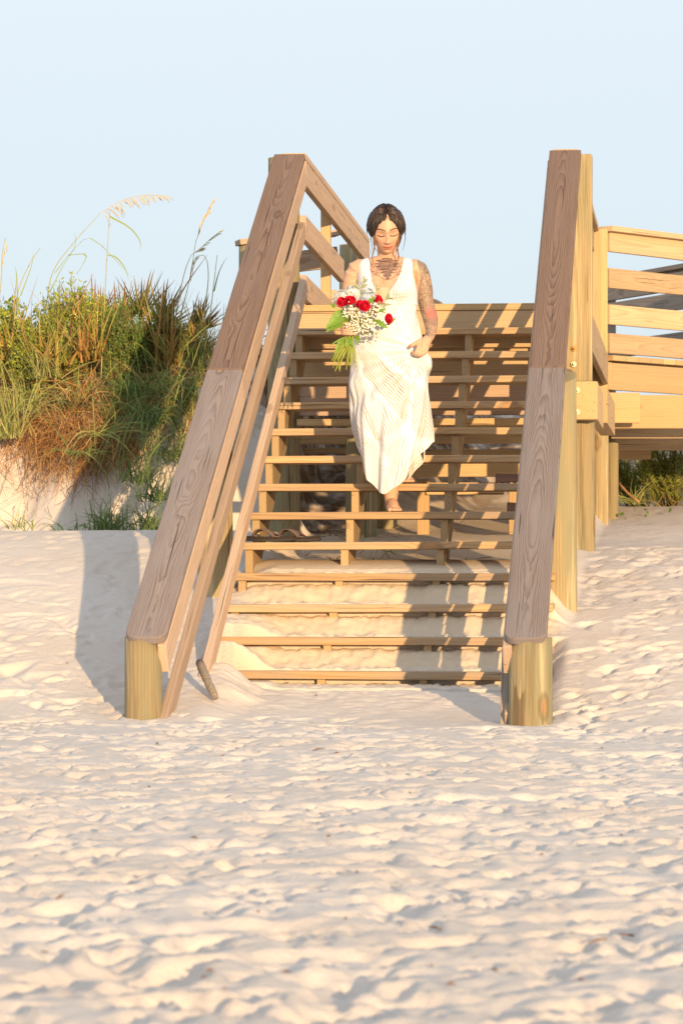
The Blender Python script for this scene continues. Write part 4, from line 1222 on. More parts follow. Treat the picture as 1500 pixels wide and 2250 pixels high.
def colour_body(me):
    n = len(me.vertices)
    co = np.zeros(n * 3, np.float32); me.vertices.foreach_get('co', co); co = co.reshape(-1, 3).astype(float)
    px = co[:, 0] * SC + 858.5; py = 1126.4 - co[:, 2] * SC; yy = co[:, 1]
    skin = np.array((0.56, 0.34, 0.225))
    c = np.tile(skin, (n, 1)) * (1 + 0.06 * vnoise(co[:, 0] * 30, co[:, 2] * 30, co[:, 1] * 30, seed=3))[:, None]
    def blend(mask, colr):
        nonlocal c
        m = np.clip(mask, 0, 1)[:, None]
        c = c * (1 - m) + np.array(colr) * m
    # face
    H = (co - np.array(HEADC)) @ np.array(HROT) / HS
    hx, hy, hz = H[:, 0], H[:, 1], H[:, 2]
    face = (hy < -0.05) & (np.abs(hz) < 0.12)
    ax = np.abs(hx)
    lipw = 0.025
    arch = 0.003 * np.cos(ax * 180)
    up = face & (ax < lipw)
    lz = hz + 0.0692 - 0.004 * (ax / lipw) ** 2
    blend(up * sstep(.0098 , .0066, np.abs(lz) * (1 + 0.9 * (ax / lipw) ** 2)), (0.52, 0.16, 0.12))
    blend(up * sstep(.0016, .0006, np.abs(lz)), (0.22, 0.05, 0.04))
    bz = hz - 0.0195 - 0.005 * np.sin(np.clip((ax - .012) / .038, 0, 1) * 2.6)
    blend(face * (ax > .011) * (ax < .052) * sstep(.0052, .0024, np.abs(bz)) * .95, (0.13, 0.065, 0.035))
    ez = hz + 0.0075 + 0.0045 * np.clip(1 - ((ax - .031) / .016) ** 2, -1, 1)
    blend(face * (np.abs(ax - .031) < .0185) * sstep(.0042, .0020, np.abs(ez)), (0.045, 0.025, 0.02))      # closed lash line
    blend(face * np.exp(-((ax - .031) / .016) ** 2 - ((hz - .004) / .009) ** 2) * .45, (0.38, 0.17, 0.10))   # lid colour
    blend(face * np.exp(-((ax - .043) / .016) ** 2 - ((hz + .035) / .016) ** 2) * .25, (0.66, 0.28, 0.2))
    blend(face * np.exp(-((ax - .008) / .003) ** 2 - ((hz + .048) / .003) ** 2) * .7, (0.2, 0.08, 0.05))
    # chest tattoo: winged symmetrical piece below the throat
    sx = np.abs(px - 849); fr = (yy < 0.02) & (py > 558)
    hw_ = np.interp(py, [568, 574, 584, 598, 612, 620], [10, 22, 24, 16, 6, 0]) * (1 + .25 * np.sin(py * .9))
    cen = sstep(1.05, .9, sx / np.maximum(hw_, .01)) * (py > 568) * (py < 620)
    ln = ink((px - 849) / SC * .5 + sx / SC * .5, co[:, 2], 62, 41, .30)
    blend(fr * cen * (0.42 + 0.5 * ln), (0.045, 0.034, 0.04))
    wing = sstep(62, 52, sx) * (sx > 14) * sstep(576, 584, py + sx * .10) * sstep(612, 604, py + sx * 0.05) * (ink(sx / SC, co[:, 2], 52, 47, .22))
    blend(fr * wing * .9, (0.09, 0.06, 0.06))
    dots = fr * (np.abs(py - (612 + 6 * np.cos(sx / 9))) < 1.6) * (sx < 30)
    blend(dots * .55, (0.12, 0.07, 0.07))
    # sleeve tattoo on the arm at picture right
    edge = np.interp(py, [560, 580, 610, 640, 680, 735, 760], [914, 916, 922, 918, 920, 926, 960])
    arm = (px > edge) * sstep(562, 572, py) * sstep(750, 738, py) * (px > 905)
    a1 = ink(co[:, 0] + yy * .6, co[:, 2], 34, 61, .26)
    tone = vnoise(co[:, 0] * 16 + yy * 9, co[:, 2] * 13, seed=66) + .5
    blend(arm * (0.18 + .42 * sstep(.35, .65, tone)), (0.25, 0.215, 0.16))
    blend(arm * sstep(625, 600, py) * .55, (0.17, 0.17, 0.13))
    blend(arm * a1 * .75, (0.085, 0.065, 0.06))
    red = arm * np.exp(-((py - 690) / 14) ** 2) * sstep(930, 938, px) * (.5 + .5 * tone)
    blend(red * .55, (0.52, 0.12, 0.10))
    gre = arm * np.exp(-((py - 700) / 9) ** 2) * sstep(938, 928, px)
    blend(gre * .5, (0.20, 0.24, 0.18))
    # finger nails of the thumb
    blend(np.exp(-((px - 899) / 3.0) ** 2 - ((py - 765) / 2.5) ** 2) * .8, (0.45, 0.08, 0.08))
    # toe nails
    blend((co[:, 2] < .03) * (yy < -.08) * (co[:, 2] > .013) * sstep(.6, .9, np.sin(co[:, 0] * 330)) * .35, (0.5, .25, .2))
    set_colors(me, c)

person = thing('person', PF, 'woman in a white lace gown coming down the stairs with lowered eyes', 'person')
M_SKIN = vcol_mat('skin', 0.5, 0.0, 0.10, 60.0, spec=0.35, sub=0.08)
body_me = build_body()
colour_body(body_me)
body_me.polygons.foreach_set('use_smooth', np.ones(len(body_me.polygons), bool))
body_me.materials.clear(); body_me.materials.append(M_SKIN)
body = add_obj('body', body_me, person, Matrix.Translation(PF))

# ---- dress
def lace_material():
    k = NT('white_lace_over_beige')
    uv = k.n('ShaderNodeUVMap', uv_map='lace').outputs[0]
    u, v, _ = k.sep(uv)                       # u around (metres-ish), v down from the hip (m), negative on the bodice
    wn_ = k.noise(uv, 3.2, 2); wn2 = k.noise(uv, 9.0, 2)
    # bundles of fine parallel lines, each leaf-shaped patch with its own sweep
    du_ = k.math('ADD', u, k.math('MULTIPLY', v, -0.30))
    wv_ = k.math('MULTIPLY', k.math('SUBTRACT', wn2, 0.5), 0.05)
    pv = k.n('ShaderNodeTexVoronoi', feature='F1'); pv.inputs['Scale'].default_value = 1.0
    k.l(k.xyz(k.math('MULTIPLY', k.math('ADD', du_, wv_), 7.5), k.math('MULTIPLY', v, 3.2), 0.0), pv.inputs['Vector'])
    pe = k.n('ShaderNodeTexVoronoi', feature='DISTANCE_TO_EDGE'); pe.inputs['Scale'].default_value = 1.0
    k.l(k.xyz(k.math('MULTIPLY', k.math('ADD', du_, wv_), 7.5), k.math('MULTIPLY', v, 3.2), 0.0), pe.inputs['Vector'])
    rc = k.sep(pv.outputs['Color'])
    ang = k.math('MULTIPLY', k.math('SUBTRACT', rc[0], 0.60), 1.3)
    ca, sa = k.math('COSINE', ang), k.math('SINE', ang)
    g = k.math('ADD', k.math('MULTIPLY', k.math('ADD', du_, k.math('MULTIPLY', wv_, 0.6)), ca), k.math('MULTIPLY', v, k.math('MULTIPLY', sa, 0.8)))
    fr = k.math('ABSOLUTE', k.math('SUBTRACT', k.math('FRACT', k.math('MULTIPLY', g, 84.0)), 0.5))
    wid = k.math('ADD', 0.10, k.math('MULTIPLY', rc[1], 0.22))
    gap = k.sm(k.math('SUBTRACT', wid, fr), -0.05, 0.05)
    gap = k.math('MULTIPLY', gap, k.sm(pe.outputs['Distance'], 0.03, 0.09))
    gap = k.math('MULTIPLY', gap, k.sm(k.noise(uv, 6.5, 2), 0.30, 0.46))
    # small holes elsewhere
    vo = k.n('ShaderNodeTexVoronoi', feature='F1'); k.l(uv, vo.inputs['Vector']); vo.inputs['Scale'].default_value = 120.0
    holes = k.math('MULTIPLY', k.sm(vo.outputs['Distance'], 0.36, 0.22), k.sm(k.noise(uv, 7.0, 2), 0.50, 0.58))
    skirt = k.sm(v, 0.02, 0.14)
    m = k.math('ADD', k.math('MULTIPLY', gap, k.math('ADD', 0.35, k.math('MULTIPLY', skirt, 0.65))), k.math('MULTIPLY', holes, 0.7), clamp=True)
    c = k.mix(m, (0.70, 0.715, 0.75), (0.45, 0.37, 0.31))
    k.bump(k.math('SUBTRACT', 1.0, m), 0.5, 0.003)
    k.bsdf.inputs['Specular IOR Level'].default_value = 0.15
    return k.done(c, 0.8)
M_LACE = lace_material()

def dress_mesh(name, X, Y, Z, uu, vv, keep=None, wrap=True):
    nr, nc = X.shape
    fs = grid_faces(nr, nc, wrap)
    if keep is not None: fs = [f for f in fs if all(keep.ravel()[i] for i in f)]
    me = make_mesh(name, np.stack([X.ravel(), Y.ravel(), Z.ravel()], -1), fs, M_LACE)
    uvl = me.uv_layers.new(name='lace')
    li = np.zeros(len(me.loops), np.int32); me.loops.foreach_get('vertex_index', li)
    a = np.stack([uu.ravel()[li], vv.ravel()[li]], -1).astype(np.float32)
    if wrap:                                      # seam at the back
        p = a.reshape(-1, 4, 2)
        big = (p[:, :, 0].max(1) - p[:, :, 0].min(1)) > 0.4
        p[big, :, 0] = np.where(p[big, :, 0] < 0, p[big, :, 0] + 0.30 * 2 * math.pi / 2, p[big, :, 0])
    uvl.data.foreach_set('uv', a.ravel())
    return me

nphi = 220
ph = np.linspace(-math.pi, math.pi, nphi, endpoint=False)
pys = np.linspace(556, 772, 150)
PH, PP = np.meshgrid(ph, pys)
bx_, by_, bz_ = torso(PH, PP, 0.0075)
pxg = bx_ * SC + 858.5
fold = 0.0022 * np.sin(PH * 9 + PP * .08) * sstep(660, 700, PP) + 0.0012 * np.sin(PP * .9 + 3 * np.sin(PH * 2)) * sstep(690, 675, PP) * sstep(600, 640, PP)
nrm = np.stack([np.sin(PH), -np.cos(PH)], 0)
bx_ = bx_ + nrm[0] * fold; by_ = by_ + nrm[1] * fold
band = np.exp(-((PP - 669) / 2.2) ** 2) * .003
by_ = by_ + nrm[1] * band; bx_ = bx_ + nrm[0] * band
frontm = np.cos(PH) > -0.05
# deep V neck, wide straps, open shoulders
inL = np.interp(PP, [550, 575, 600, 625, 645, 668, 676], [811, 812, 813, 817, 824, 831, 838])
inR = np.interp(PP, [550, 575, 600, 625, 645, 668, 676], [887, 883, 878, 866, 851, 842, 838])
outL = np.interp(PP, [550, 570, 590, 610, 628, 640], [794, 791, 787, 783, 776, 700])
outR = np.interp(PP, [550, 570, 590, 610, 628, 640], [904, 905, 905, 907, 914, 1000])
keepF = (pxg > outL) & (pxg < outR) & ((pxg < inL) | (pxg > inR))
keepB = (pxg > outL - 6) & (pxg < outR + 6) & (PP > 585) | ((pxg > outL) & (pxg < outR) & ((pxg < 811) | (pxg > 887)))
keep = np.where(frontm, keepF, keepB)
me = dress_mesh('bodice', bx_, by_, bz_, PH * 0.15, (PP - 745) / SC, keep)
dress = add_obj('dress', me, person, Matrix.Translation(PF))
dress['label'] = 'white lace gown with a deep neckline over a beige lining'
# sheer panel at the bottom of the neckline
yy_ = np.linspace(636, 677, 12)
vs, fs = [], []
for k, y0 in enumerate(yy_):
    l = np.interp(y0, [625, 645, 668, 676], [815, 822, 830, 836]); r = np.interp(y0, [625, 645, 668, 676], [868, 853, 844, 840])
    for x0 in np.linspace(l, r, 6):
        a = math.asin(max(-1, min(1, (x0 - 849) / 66)))
        vs.append(Vector(((x0 - 858.5) / SC, -0.112 - .012 * math.cos((x0 - 838) / 12), (1126.4 - y0) / SC)))
fs = grid_faces(12, 6, False)
panel = add_obj('sheer_panel', make_mesh('sheer_panel', vs, fs, plain('sheer_mesh', (0.58, 0.40, 0.30), .8, .1)), dress, Matrix.Translation(PF))

# skirt: hip ring -> mid ring -> hem curve
hem_phi = np.radians([-180, -150, -120, -90, -65, -40, -18, 0, 20, 42, 62, 90, 115, 140, 165, 180])
hem = np.array([  # px, py, y
    [862, 1050, .15], [835, 1040, .15], [812, 1022, .10], [800, 1004, .02], [800, 1030, -.05], [810, 1056, -.10], [827, 1077, -.13], [841, 1088, -.145],
    [862, 1074, -.14], [884, 1054, -.12], [908, 1018, -.09], [947, 966, -.02], [936, 985, .05], [915, 1032, .10], [890, 1060, .13], [862, 1050, .15]])
ph = np.linspace(-math.pi, math.pi, 300, endpoint=False)
hx = np.interp(ph, hem_phi, hem[:, 0]); hy = np.interp(ph, hem_phi, hem[:, 1]); hd = np.interp(ph, hem_phi, hem[:, 2])
def smooth_p(a):
    kk = np.hanning(19); kk /= kk.sum()
    return np.convolve(np.concatenate([a[-9:], a, a[:9]]), kk, 'valid')
hx, hy, hd = smooth_p(hx), smooth_p(hy), smooth_p(hd)
tau = np.linspace(0, 1, 130)
PH, TT = np.meshgrid(ph, tau)
top_py = 742.0
tx, ty, tz = torso(ph, np.full_like(ph, top_py), 0.010)
tpx = tx * SC + 858.5
mpx = 853 + 85 * np.sign(np.sin(ph)) * np.abs(np.sin(ph)) ** .9; mpy = 850 + 0 * ph; mdy = -.135 * np.sign(np.cos(ph)) * np.abs(np.cos(ph)) ** .8 + .01
tm = 0.36
def quad(a, b, c, t):
    # quadratic through (0,a),(tm,b),(1,c)
    A = (c - a - (b - a) / tm) / (1 - tm); B = (b - a) / tm - A * tm
    return a + B * t + A * t * t
SX = quad(tpx[None, :], mpx[None, :], hx[None, :], TT)
SPY = quad(np.full_like(ph, top_py)[None, :], mpy[None, :], hy[None, :], TT)
SD = quad(ty[None, :], mdy[None, :], hd[None, :], TT)
# gather at the lifting hand
gat = np.exp(-((SX - 930) / 20) ** 2 - ((SPY - 802) / 24) ** 2) * (np.cos(PH) > -.2)
SX = SX + 13 * gat; SD = SD - .035 * gat; SPY = SPY - 6 * gat
frontw = sstep(-.1, .4, np.cos(PH))
# knee pushing forward
SD = SD - .05 * np.exp(-((SX - 832) / 34) ** 2 - ((SPY - 930) / 60) ** 2) * frontw
# folds: fan out from the hand and fall towards the hem tip
dx, dy = SX - 930, SPY - 770
ang = np.arctan2(dy, -dx); rad = np.hypot(dx, dy)
fan = np.sin(ang * 17 + .9 * np.sin(rad / 60)) * sstep(15, 60, rad) * sstep(330, 120, rad)
hang = np.sin(PH * 8.0 + 2.2 * TT + .8 * np.sin(PH * 3)) * sstep(.25, .9, TT)
amp = .012 * fan * frontw + .016 * hang
amp += .004 * np.sin(PH * 21 + 4 * TT) * sstep(.1, .6, TT)
SX = SX + np.sin(PH) * amp * SC; SD = SD - np.cos(PH) * amp
for cx_, cy_, ln_, wd_, an_, h_ in ((880, 850, 95, 7, .95, .013), (850, 900, 90, 8, 1.15, .013), (905, 880, 80, 6, 1.45, .012), (830, 980, 70, 8, 1.1, -.012), (865, 1000, 70, 7, 1.9, .012), (800, 870, 90, 7, 1.35, .008)):
    a = (SX - cx_) * math.cos(an_) + (SPY - cy_) * math.sin(an_); b = -(SX - cx_) * math.sin(an_) + (SPY - cy_) * math.cos(an_)
    SD = SD - h_ * np.exp(-(a / ln_) ** 2 - (b / wd_) ** 2) * frontw
me = dress_mesh('skirt', (SX - 858.5) / SC, SD, (1126.4 - SPY) / SC, PH * .15, (SPY - 745) / SC)
skirt = add_obj('skirt', me, dress, Matrix.Translation(PF))
sol = skirt.modifiers.new('t', 'SOLIDIFY'); sol.thickness = 0.003
# hem edging
hv = [Vector(((SX[-1, i] - 858.5) / SC, SD[-1, i], (1126.4 - SPY[-1, i]) / SC)) for i in range(0, 300, 3)]
V_, F_ = tube(hv + [hv[0]], .004, 5)
add_obj('hem_edge', make_mesh('hem_edge', V_, F_, plain('white_trim', (.8, .77, .73), .8, .05)), dress, Matrix.Translation(PF))

# ---- hair
def hair_material():
    k = NT('brown_hair')
    uv = k.n('ShaderNodeUVMap', uv_map='strand').outputs[0]
    u, v, _ = k.sep(uv)
    s = k.noise(k.xyz(k.math('MULTIPLY', u, 60.0), k.math('MULTIPLY', v, 2.0), 0.0), 1.0, 3, .6)
    b = k.noise(k.xyz(k.math('MULTIPLY', u, 9.0), k.math('MULTIPLY', v, 1.2), 4.0), 1.0, 2)
    c = k.mix(k.sm(s, .38, .68), (0.008, 0.006, 0.0055), (0.034, 0.019, 0.014))
    c = k.mix(k.math('MULTIPLY', k.sm(b, .5, .7), .5), c, (0.075, 0.036, 0.02))
    k.bump(s, .8, .004)
    k.bsdf.inputs['Specular IOR Level'].default_value = .5
    return k.done(c, .42)
M_HAIR = hair_material()
th = np.linspace(.05, math.pi - .02, 90); ph = np.linspace(-math.pi, math.pi, 180, endpoint=False)
PH, TT = np.meshgrid(ph, th)
x, y, z = head_surface(PH, TT, .0001)
aph = np.abs(PH)
# hair line: high over the brow, dropping beside the temples to below the ears
line = np.interp(aph, [0, .35, .62, .78, .95, 1.3, 2.0, math.pi], [.070, .064, .044, .016, -.012, -.030, -.045, -.075])
mask = sstep(-.006, .008, z - line)
vol = np.interp(aph, [0, .5, 1.0, 1.6, 2.4, math.pi], [.011, .014, .020, .022, .024, .026]) * (0.75 + .35 * sstep(.1, -.02, z)) * (1 - .25 * sstep(.04, -.06, z))
vol = vol * (.30 + .70 * sstep(-.002, .060, z - line))
part = np.exp(-((x - .004) / .006) ** 2) * (y < .045) * (z > .04)
ridge = .0022 * np.sin(PH * 46 + 5 * np.sin(TT * 2.2)) + .0016 * np.sin(PH * 23 + TT * 3)
off = -.006 + (vol + .006 + ridge) * mask - .006 * part * mask
nx, ny, nz = np.sin(PH) * np.sin(TT), -np.cos(PH) * np.sin(TT), -np.cos(TT)
bun = np.exp(-((PH - math.pi) ** 2) / .5) + np.exp(-((PH + math.pi) ** 2) / .5)
off = off + .045 * bun * np.exp(-((z + .02) / .05) ** 2)
x, y, z = x + nx * off, y + ny * off, z + nz * off
P = to_body(x, y, z)
me = make_mesh('hair', P, grid_faces(90, 180) + [tuple(89 * 180 + i for i in range(180))], M_HAIR)
uvl = me.uv_layers.new(name='strand')
li = np.zeros(len(me.loops), np.int32); me.loops.foreach_get('vertex_index', li)
uvl.data.foreach_set('uv', np.stack([(PH + .25 * np.sin(TT)).ravel()[li], TT.ravel()[li]], -1).astype(np.float32).ravel())
hair = add_obj('hair', me, person, Matrix.Translation(PF))
M_LOCK = plain('light_brown_lock', (0.17, 0.085, 0.04), .45, .5, 60, spec=.4)
M_WISP = plain('dark_wisp', (0.06, 0.035, 0.025), .5)
def lock(pts, rad, mat, name='loose_lock'):
    p = spline([q(*a) for a in pts], 12)
    r = np.interp(np.linspace(0, 1, 13), np.linspace(0, 1, len(rad)), rad)
    V_, F_ = tube(p, list(r), 7)
    add_obj(name, make_mesh(name, V_, F_, mat), hair, Matrix.Translation(PF))
lock([(832, 487, -.11), (824, 508, -.105), (823, 530, -.10), (820, 552, -.09), (816, 570, -.085), (821, 588, -.085)], [.003, .0045, .0042, .004, .003, .001], M_LOCK)
lock([(829, 490, -.105), (821, 515, -.095), (820, 540, -.09), (825, 556, -.09)], [.004, .006, .004, .001], M_LOCK)
lock([(862, 486, -.11), (872, 505, -.105), (873, 530, -.10), (871, 552, -.092), (874, 570, -.088), (866, 590, -.085)], [.003, .0055, .005, .0042, .003, .001], M_LOCK)
lock([(864, 484, -.105), (877, 503, -.095), (878, 525, -.088), (872, 545, -.085), (868, 556, -.085)], [.005, .008, .007, .004, .001], M_WISP)
lock([(815, 505, -.03), (814, 525, -.03), (816, 545, -.03), (812, 560, -.03)], [.002, .0018, .0012, .0006], M_WISP)
lock([(886, 508, -.02), (889, 520, -.02), (886, 540, -.02), (882, 552, -.02)], [.002, .0018, .0012, .0006], M_WISP)
lock([(838, 452, -.02), (840, 448, -.02), (846, 450, -.02)], [.003, .003, .001], M_WISP)

# combed strands over the cap of hair, from the parting to the knot at the back
rsh = np.random.RandomState(8)
M_STR = [plain('hair_strand_%d' % k, c, .4, .4, 60, spec=.5) for k, c in enumerate(((0.010, .007, .006), (.028, .016, .012), (.085, .042, .022)))]
for grp in range(3):
    parts = []
    for k in range(34):
        sd = 1 if k % 2 else -1
        f = rsh.uniform(0, 1)
        th0 = math.pi * (0.80 + .17 * f); ph0 = sd * rsh.uniform(.05, .25)
        th1 = math.pi * rsh.uniform(.44, .60); ph1 = sd * rsh.uniform(1.5, 2.5)
        pts = []
        for j in range(9):
            t = j / 8
            pht = ph0 + (ph1 - ph0) * t ** .8; tht = th0 + (th1 - th0) * t + .22 * math.sin(t * 3.14) * (1 - f)
            x, y, z = head_surface(np.array([pht]), np.array([tht]), .0001)
            a = abs(pht)
            vo = np.interp(a, [0, .5, 1.0, 1.6, 2.4, math.pi], [.011, .014, .020, .022, .024, .026]) * 1.02 * min(1, .45 + t * 2)
            n_ = Vector((math.sin(pht) * math.sin(tht), -math.cos(pht) * math.sin(tht), -math.cos(tht)))
            p = Vector((x[0], y[0], z[0])) + n_ * vo
            pts.append(Vector(to_body(np.array([p.x]), np.array([p.y]), np.array([p.z]))[0]))
        parts.append(tube(pts, [.001] + [rsh.uniform(.0012, .0028)] * 7 + [.0008], 5))
    V_, F_ = merge(parts)
    add_obj('strands', make_mesh('strands', V_, F_, M_STR[grp]), hair, Matrix.Translation(PF))

# ------------------------------------------------------------------ bouquet
BQ = PF + q(768, 730, -.215)
bouquet = thing('bouquet', BQ, 'bridal bouquet of red roses, white hydrangea and tiny white filler flowers', 'bouquet')
def wq(px, py, y): return PF + q(px, py, y)
M_ROSE = plain('red_rose_petal', (0.62, 0.016, 0.05), .5, .45, 60)
M_PETAL = vcol_mat('hydrangea_petal', .7, .15, .1)
PW = [(.76, .76, .76), (.62, .68, .74), (.70, .74, .62), (.80, .79, .78)]
PB = [(.45, .58, .78), (.56, .66, .80), (.72, .74, .74), (.52, .62, .62)]
M_BLEAF = plain('bouquet_leaf', (0.13, 0.24, 0.03), .45, .35, 30)
M_EUC = plain('grey_green_leaf', (0.28, 0.32, 0.20), .6, .25, 30)
M_BSTEM = plain('cut_flower_stem', (0.28, 0.33, 0.06), .5, .35, 25)
M_BABY = plain('tiny_white_blossom', (0.82, 0.79, 0.68), .7, .1)

def rose(c, r, axis, seed):
    rs = np.random.RandomState(seed)
    ax = Vector(axis).normalized()
    t1 = ax.cross(Vector((.3, .2, .9))).normalized(); t2 = ax.cross(t1)
    parts = []
    for layer, (n, rr, h, open_, a0) in enumerate(((3, .26, 1.05, .0, 0), (4, .46, .98, .05, .5), (5, .68, .86, .14, .2), (5, .88, .70, .30, .8))):
        for k in range(n):
            a = a0 + 6.283 * k / n + rs.uniform(-.15, .15); wid = 6.283 / n * .72
            vs = []
            for i in range(5):
                f = i / 4
                for j in range(5):
                    g = (j / 4 - .5) * 2
                    an = a + g * wid * (0.55 + .45 * math.sin(f * 2.2))
                    rad = rr * (.35 + .65 * math.sin(f * 1.7)) + open_ * f * f * .5 - .06 * g * g * f
                    hh = h * f - .10 * g * g * f + open_ * -.25 * f ** 3
                    vs.append(c + (t1 * math.cos(an) + t2 * math.sin(an)) * (rad * r) + ax * ((hh - .25) * r * 1.25))
            parts.append((vs, grid_faces(5, 5, False)))
    cs_ = tube([c - ax * r * .35, c - ax * r * .1, c + ax * r * .35, c + ax * r * .72], [r * .35, r * .55, r * .40, r * .10], 9)
    parts.append(cs_)
    V_, F_ = merge(parts)
    o = wmesh('rose', V_, F_, M_ROSE, bouquet)
    return o
for k, (x, y, d, r, ax) in enumerate(((752, 673, -.245, .030, (-.3, -1, .35)), (768, 671, -.255, .030, (.0, -1, .6)), (798, 683, -.275, .031, (.15, -1, .25)), (789, 678, -.255, .022, (-.4, -1, .3)),
                                      (827, 668, -.235, .026, (.5, -1, .5)), (848, 709, -.245, .029, (.75, -.75, .1)), (823, 690, -.255, .018, (.2, -1, .2)))):
    rose(wq(x, y, d), r, ax, k)

def hydrangea(c, rx, ry, rz, n, pal, seed):
    rs = np.random.RandomState(seed)
    parts = []; cols = []
    for k in range(n):
        zc = 1 - 2 * (k + .5) / n; a = k * 2.39996
        d = Vector((math.sqrt(1 - zc * zc) * math.cos(a), math.sqrt(1 - zc * zc) * math.sin(a), zc))
        p = c + Vector((d.x * rx, d.y * ry, d.z * rz))
        p = p + d * rs.uniform(-.006, .006); cc = np.array(pal[rs.randint(len(pal))]) * rs.uniform(.8, 1.1)
        t1 = d.cross(Vector((.2, .5, .8))).normalized(); t2 = d.cross(t1); ro = rs.uniform(0, 1.57)
        for j in range(4):
            an = ro + j * 1.5708
            u = t1 * math.cos(an) + t2 * math.sin(an); w = d.cross(u)
            s = .0105 * rs.uniform(.8, 1.2)
            vs = [p, p + u * s * .6 + w * s * .5 + d * .002, p + u * s * 1.15 + d * .0005, p + u * s * .6 - w * s * .5 + d * .002]
            parts.append((vs, [(0, 1, 2, 3)])); cols += [cc * .75, cc, cc, cc]
    V_, F_ = merge(parts)
    o = wmesh('hydrangea', V_, F_, M_PETAL, bouquet, smooth=False); set_colors(o.data, np.array(cols)); return o
hydrangea(wq(752, 664, -.20), .045, .045, .042, 150, PW, 1)
hydrangea(wq(774, 655, -.205), .048, .045, .044, 160, PW, 2)
hydrangea(wq(806, 664, -.215), .044, .04, .030, 120, PB, 3)

def leaf(name, base, tip, w, mat, bend=.12, up=(0, -1, .2), parent=None, teeth=0):
    base, tip = Vector(base), Vector(tip)
    ax = tip - base; L = ax.length; d = ax.normalized()
    s = d.cross(Vector(up)).normalized(); nrm = s.cross(d)
    vs, n = [], 14
    for i in range(n + 1):
        f = i / n
        ww = w * math.sin(math.pi * min(1, f ** .75)) ** .8 * (1 - .25 * f) * (1 + (teeth * (.08 if i % 2 else -.04)))
        for j in (-1, -.5, 0, .5, 1):
            vs.append(base + d * L * f + s * ww * j + nrm * (abs(j) * ww * .28 + bend * L * math.sin(f * 3.1) * .5 + .002 * math.sin(i * 1.9) * (abs(j) == .5)))
    return wmesh(name, vs, grid_faces(n + 1, 5, False), mat, parent or bouquet)
leaf('leaf', wq(760, 690, -.225), wq(714, 731, -.255), .034, M_BLEAF, .10, teeth=1)
leaf('leaf', wq(768, 700, -.215), wq(715, 737, -.235), .030, M_BLEAF, .10, teeth=1)
leaf('leaf', wq(735, 683, -.215), wq(722, 674, -.235), .010, M_BLEAF)
leaf('leaf', wq(818, 712, -.255), wq(850, 730, -.27), .018, M_BLEAF, .1)
leaf('leaf', wq(848, 722, -.235), wq(867, 706, -.235), .012, M_BLEAF, .2, up=(-.5, -1, 0))
leaf('leaf', wq(822, 694, -.255), wq(844, 688, -.265), .011, M_BLEAF)
leaf('leaf', wq(806, 676, -.255), wq(822, 660, -.265), .012, M_BLEAF)
for a, b, w in (((752, 748), (733, 785), .012), ((768, 750), (757, 772), .018), ((764, 748), (775, 770), .010), ((782, 745), (785, 764), .012), ((756, 747), (722, 768), .005), ((778, 744), (792, 754), .008)):
    leaf('leaf', wq(*a, -.225), wq(*b, -.245), w, M_BLEAF, .1)
def sprig(pts, lv):
    p = spline([wq(*a) for a in pts], 10)
    V_, F_ = tube(p, .0018, 5)
    st = wmesh('eucalyptus', V_, F_, M_EUC, bouquet)
    for (x, y, x2, y2, w) in lv:
        leaf('leaf', wq(x, y, -.235), wq(x2, y2, -.25), w, M_EUC, .06, up=(.2, -1, .3), parent=st)
sprig([(790, 700, -.21), (788, 665, -.22), (792, 640, -.23), (800, 620, -.23)], [(790, 642, 774, 632, .009), (792, 640, 806, 634, .010), (794, 634, 783, 624, .006), (796, 630, 806, 622, .009), (798, 626, 797, 614, .006), (789, 650, 801, 648, .010), (788, 640, 770, 636, .006)])
sprig([(800, 690, -.21), (812, 665, -.23), (824, 650, -.24), (828, 632, -.24)], [(826, 640, 820, 630, .006), (824, 646, 832, 642, .007), (820, 652, 812, 645, .005)])
sprig([(815, 700, -.22), (835, 680, -.245), (848, 664, -.25), (868, 664, -.25)], [(846, 668, 852, 650, .012), (838, 678, 858, 678, .008), (834, 684, 828, 664, .008), (840, 680, 842, 700, .010), (830, 690, 846, 694, .012), (850, 664, 866, 668, .005)])

# tiny filler flowers
rs = np.random.RandomState(3)
ico = bmesh.new(); bmesh.ops.create_icosphere(ico, subdivisions=1, radius=1)
iv = np.array([v.co[:] for v in ico.verts]); itri = np.array([[v.index for v in f.verts] for f in ico.faces]); ico.free()
cs = []
for cx, cy, sx, sy, d, n in ((772, 693, 11, 9, -.265, 60), (757, 696, 9, 6, -.25, 26), (800, 704, 15, 9, -.275, 70), (822, 684, 8, 8, -.265, 36), (800, 722, 18, 9, -.265, 80), (832, 703, 7, 8, -.265, 26), (775, 718, 9, 8, -.265, 34), (825, 738, 16, 5, -.245, 40), (790, 735, 14, 5, -.25, 30)):
    for k in range(n):
        cs.append(np.array(wq(cx + rs.normal(0, sx * .75), cy + rs.normal(0, sy * .75), d + rs.normal(0, .012))))
cs = np.array(cs); n = len(cs)
rad = rs.uniform(.0032, .0062, (n, 1, 1))
V_ = (cs[:, None, :] + iv[None] * rad).reshape(-1, 3)
tr = (np.arange(n)[:, None, None] * len(iv) + itri[None]).reshape(-1, 3)
o0 = V_.mean(0)
o = add_obj('filler_blossoms', np_mesh('filler_blossoms', V_ - o0, tris=tr, mat=M_BABY), bouquet, Matrix.Translation(Vector(o0))); o['kind'] = 'stuff'
hub = wq(770, 735, -.20)
tw = [tube([hub.lerp(Vector(c), .45), hub.lerp(Vector(c), .75) + Vector((rs.normal(0, .004), 0, rs.normal(0, .004))), Vector(c)], .0007, 3, False) for c in cs[::2]]
V_, F_ = merge(tw); o = wmesh('filler_twigs', V_, F_, M_BSTEM, bouquet); o['kind'] = 'stuff'
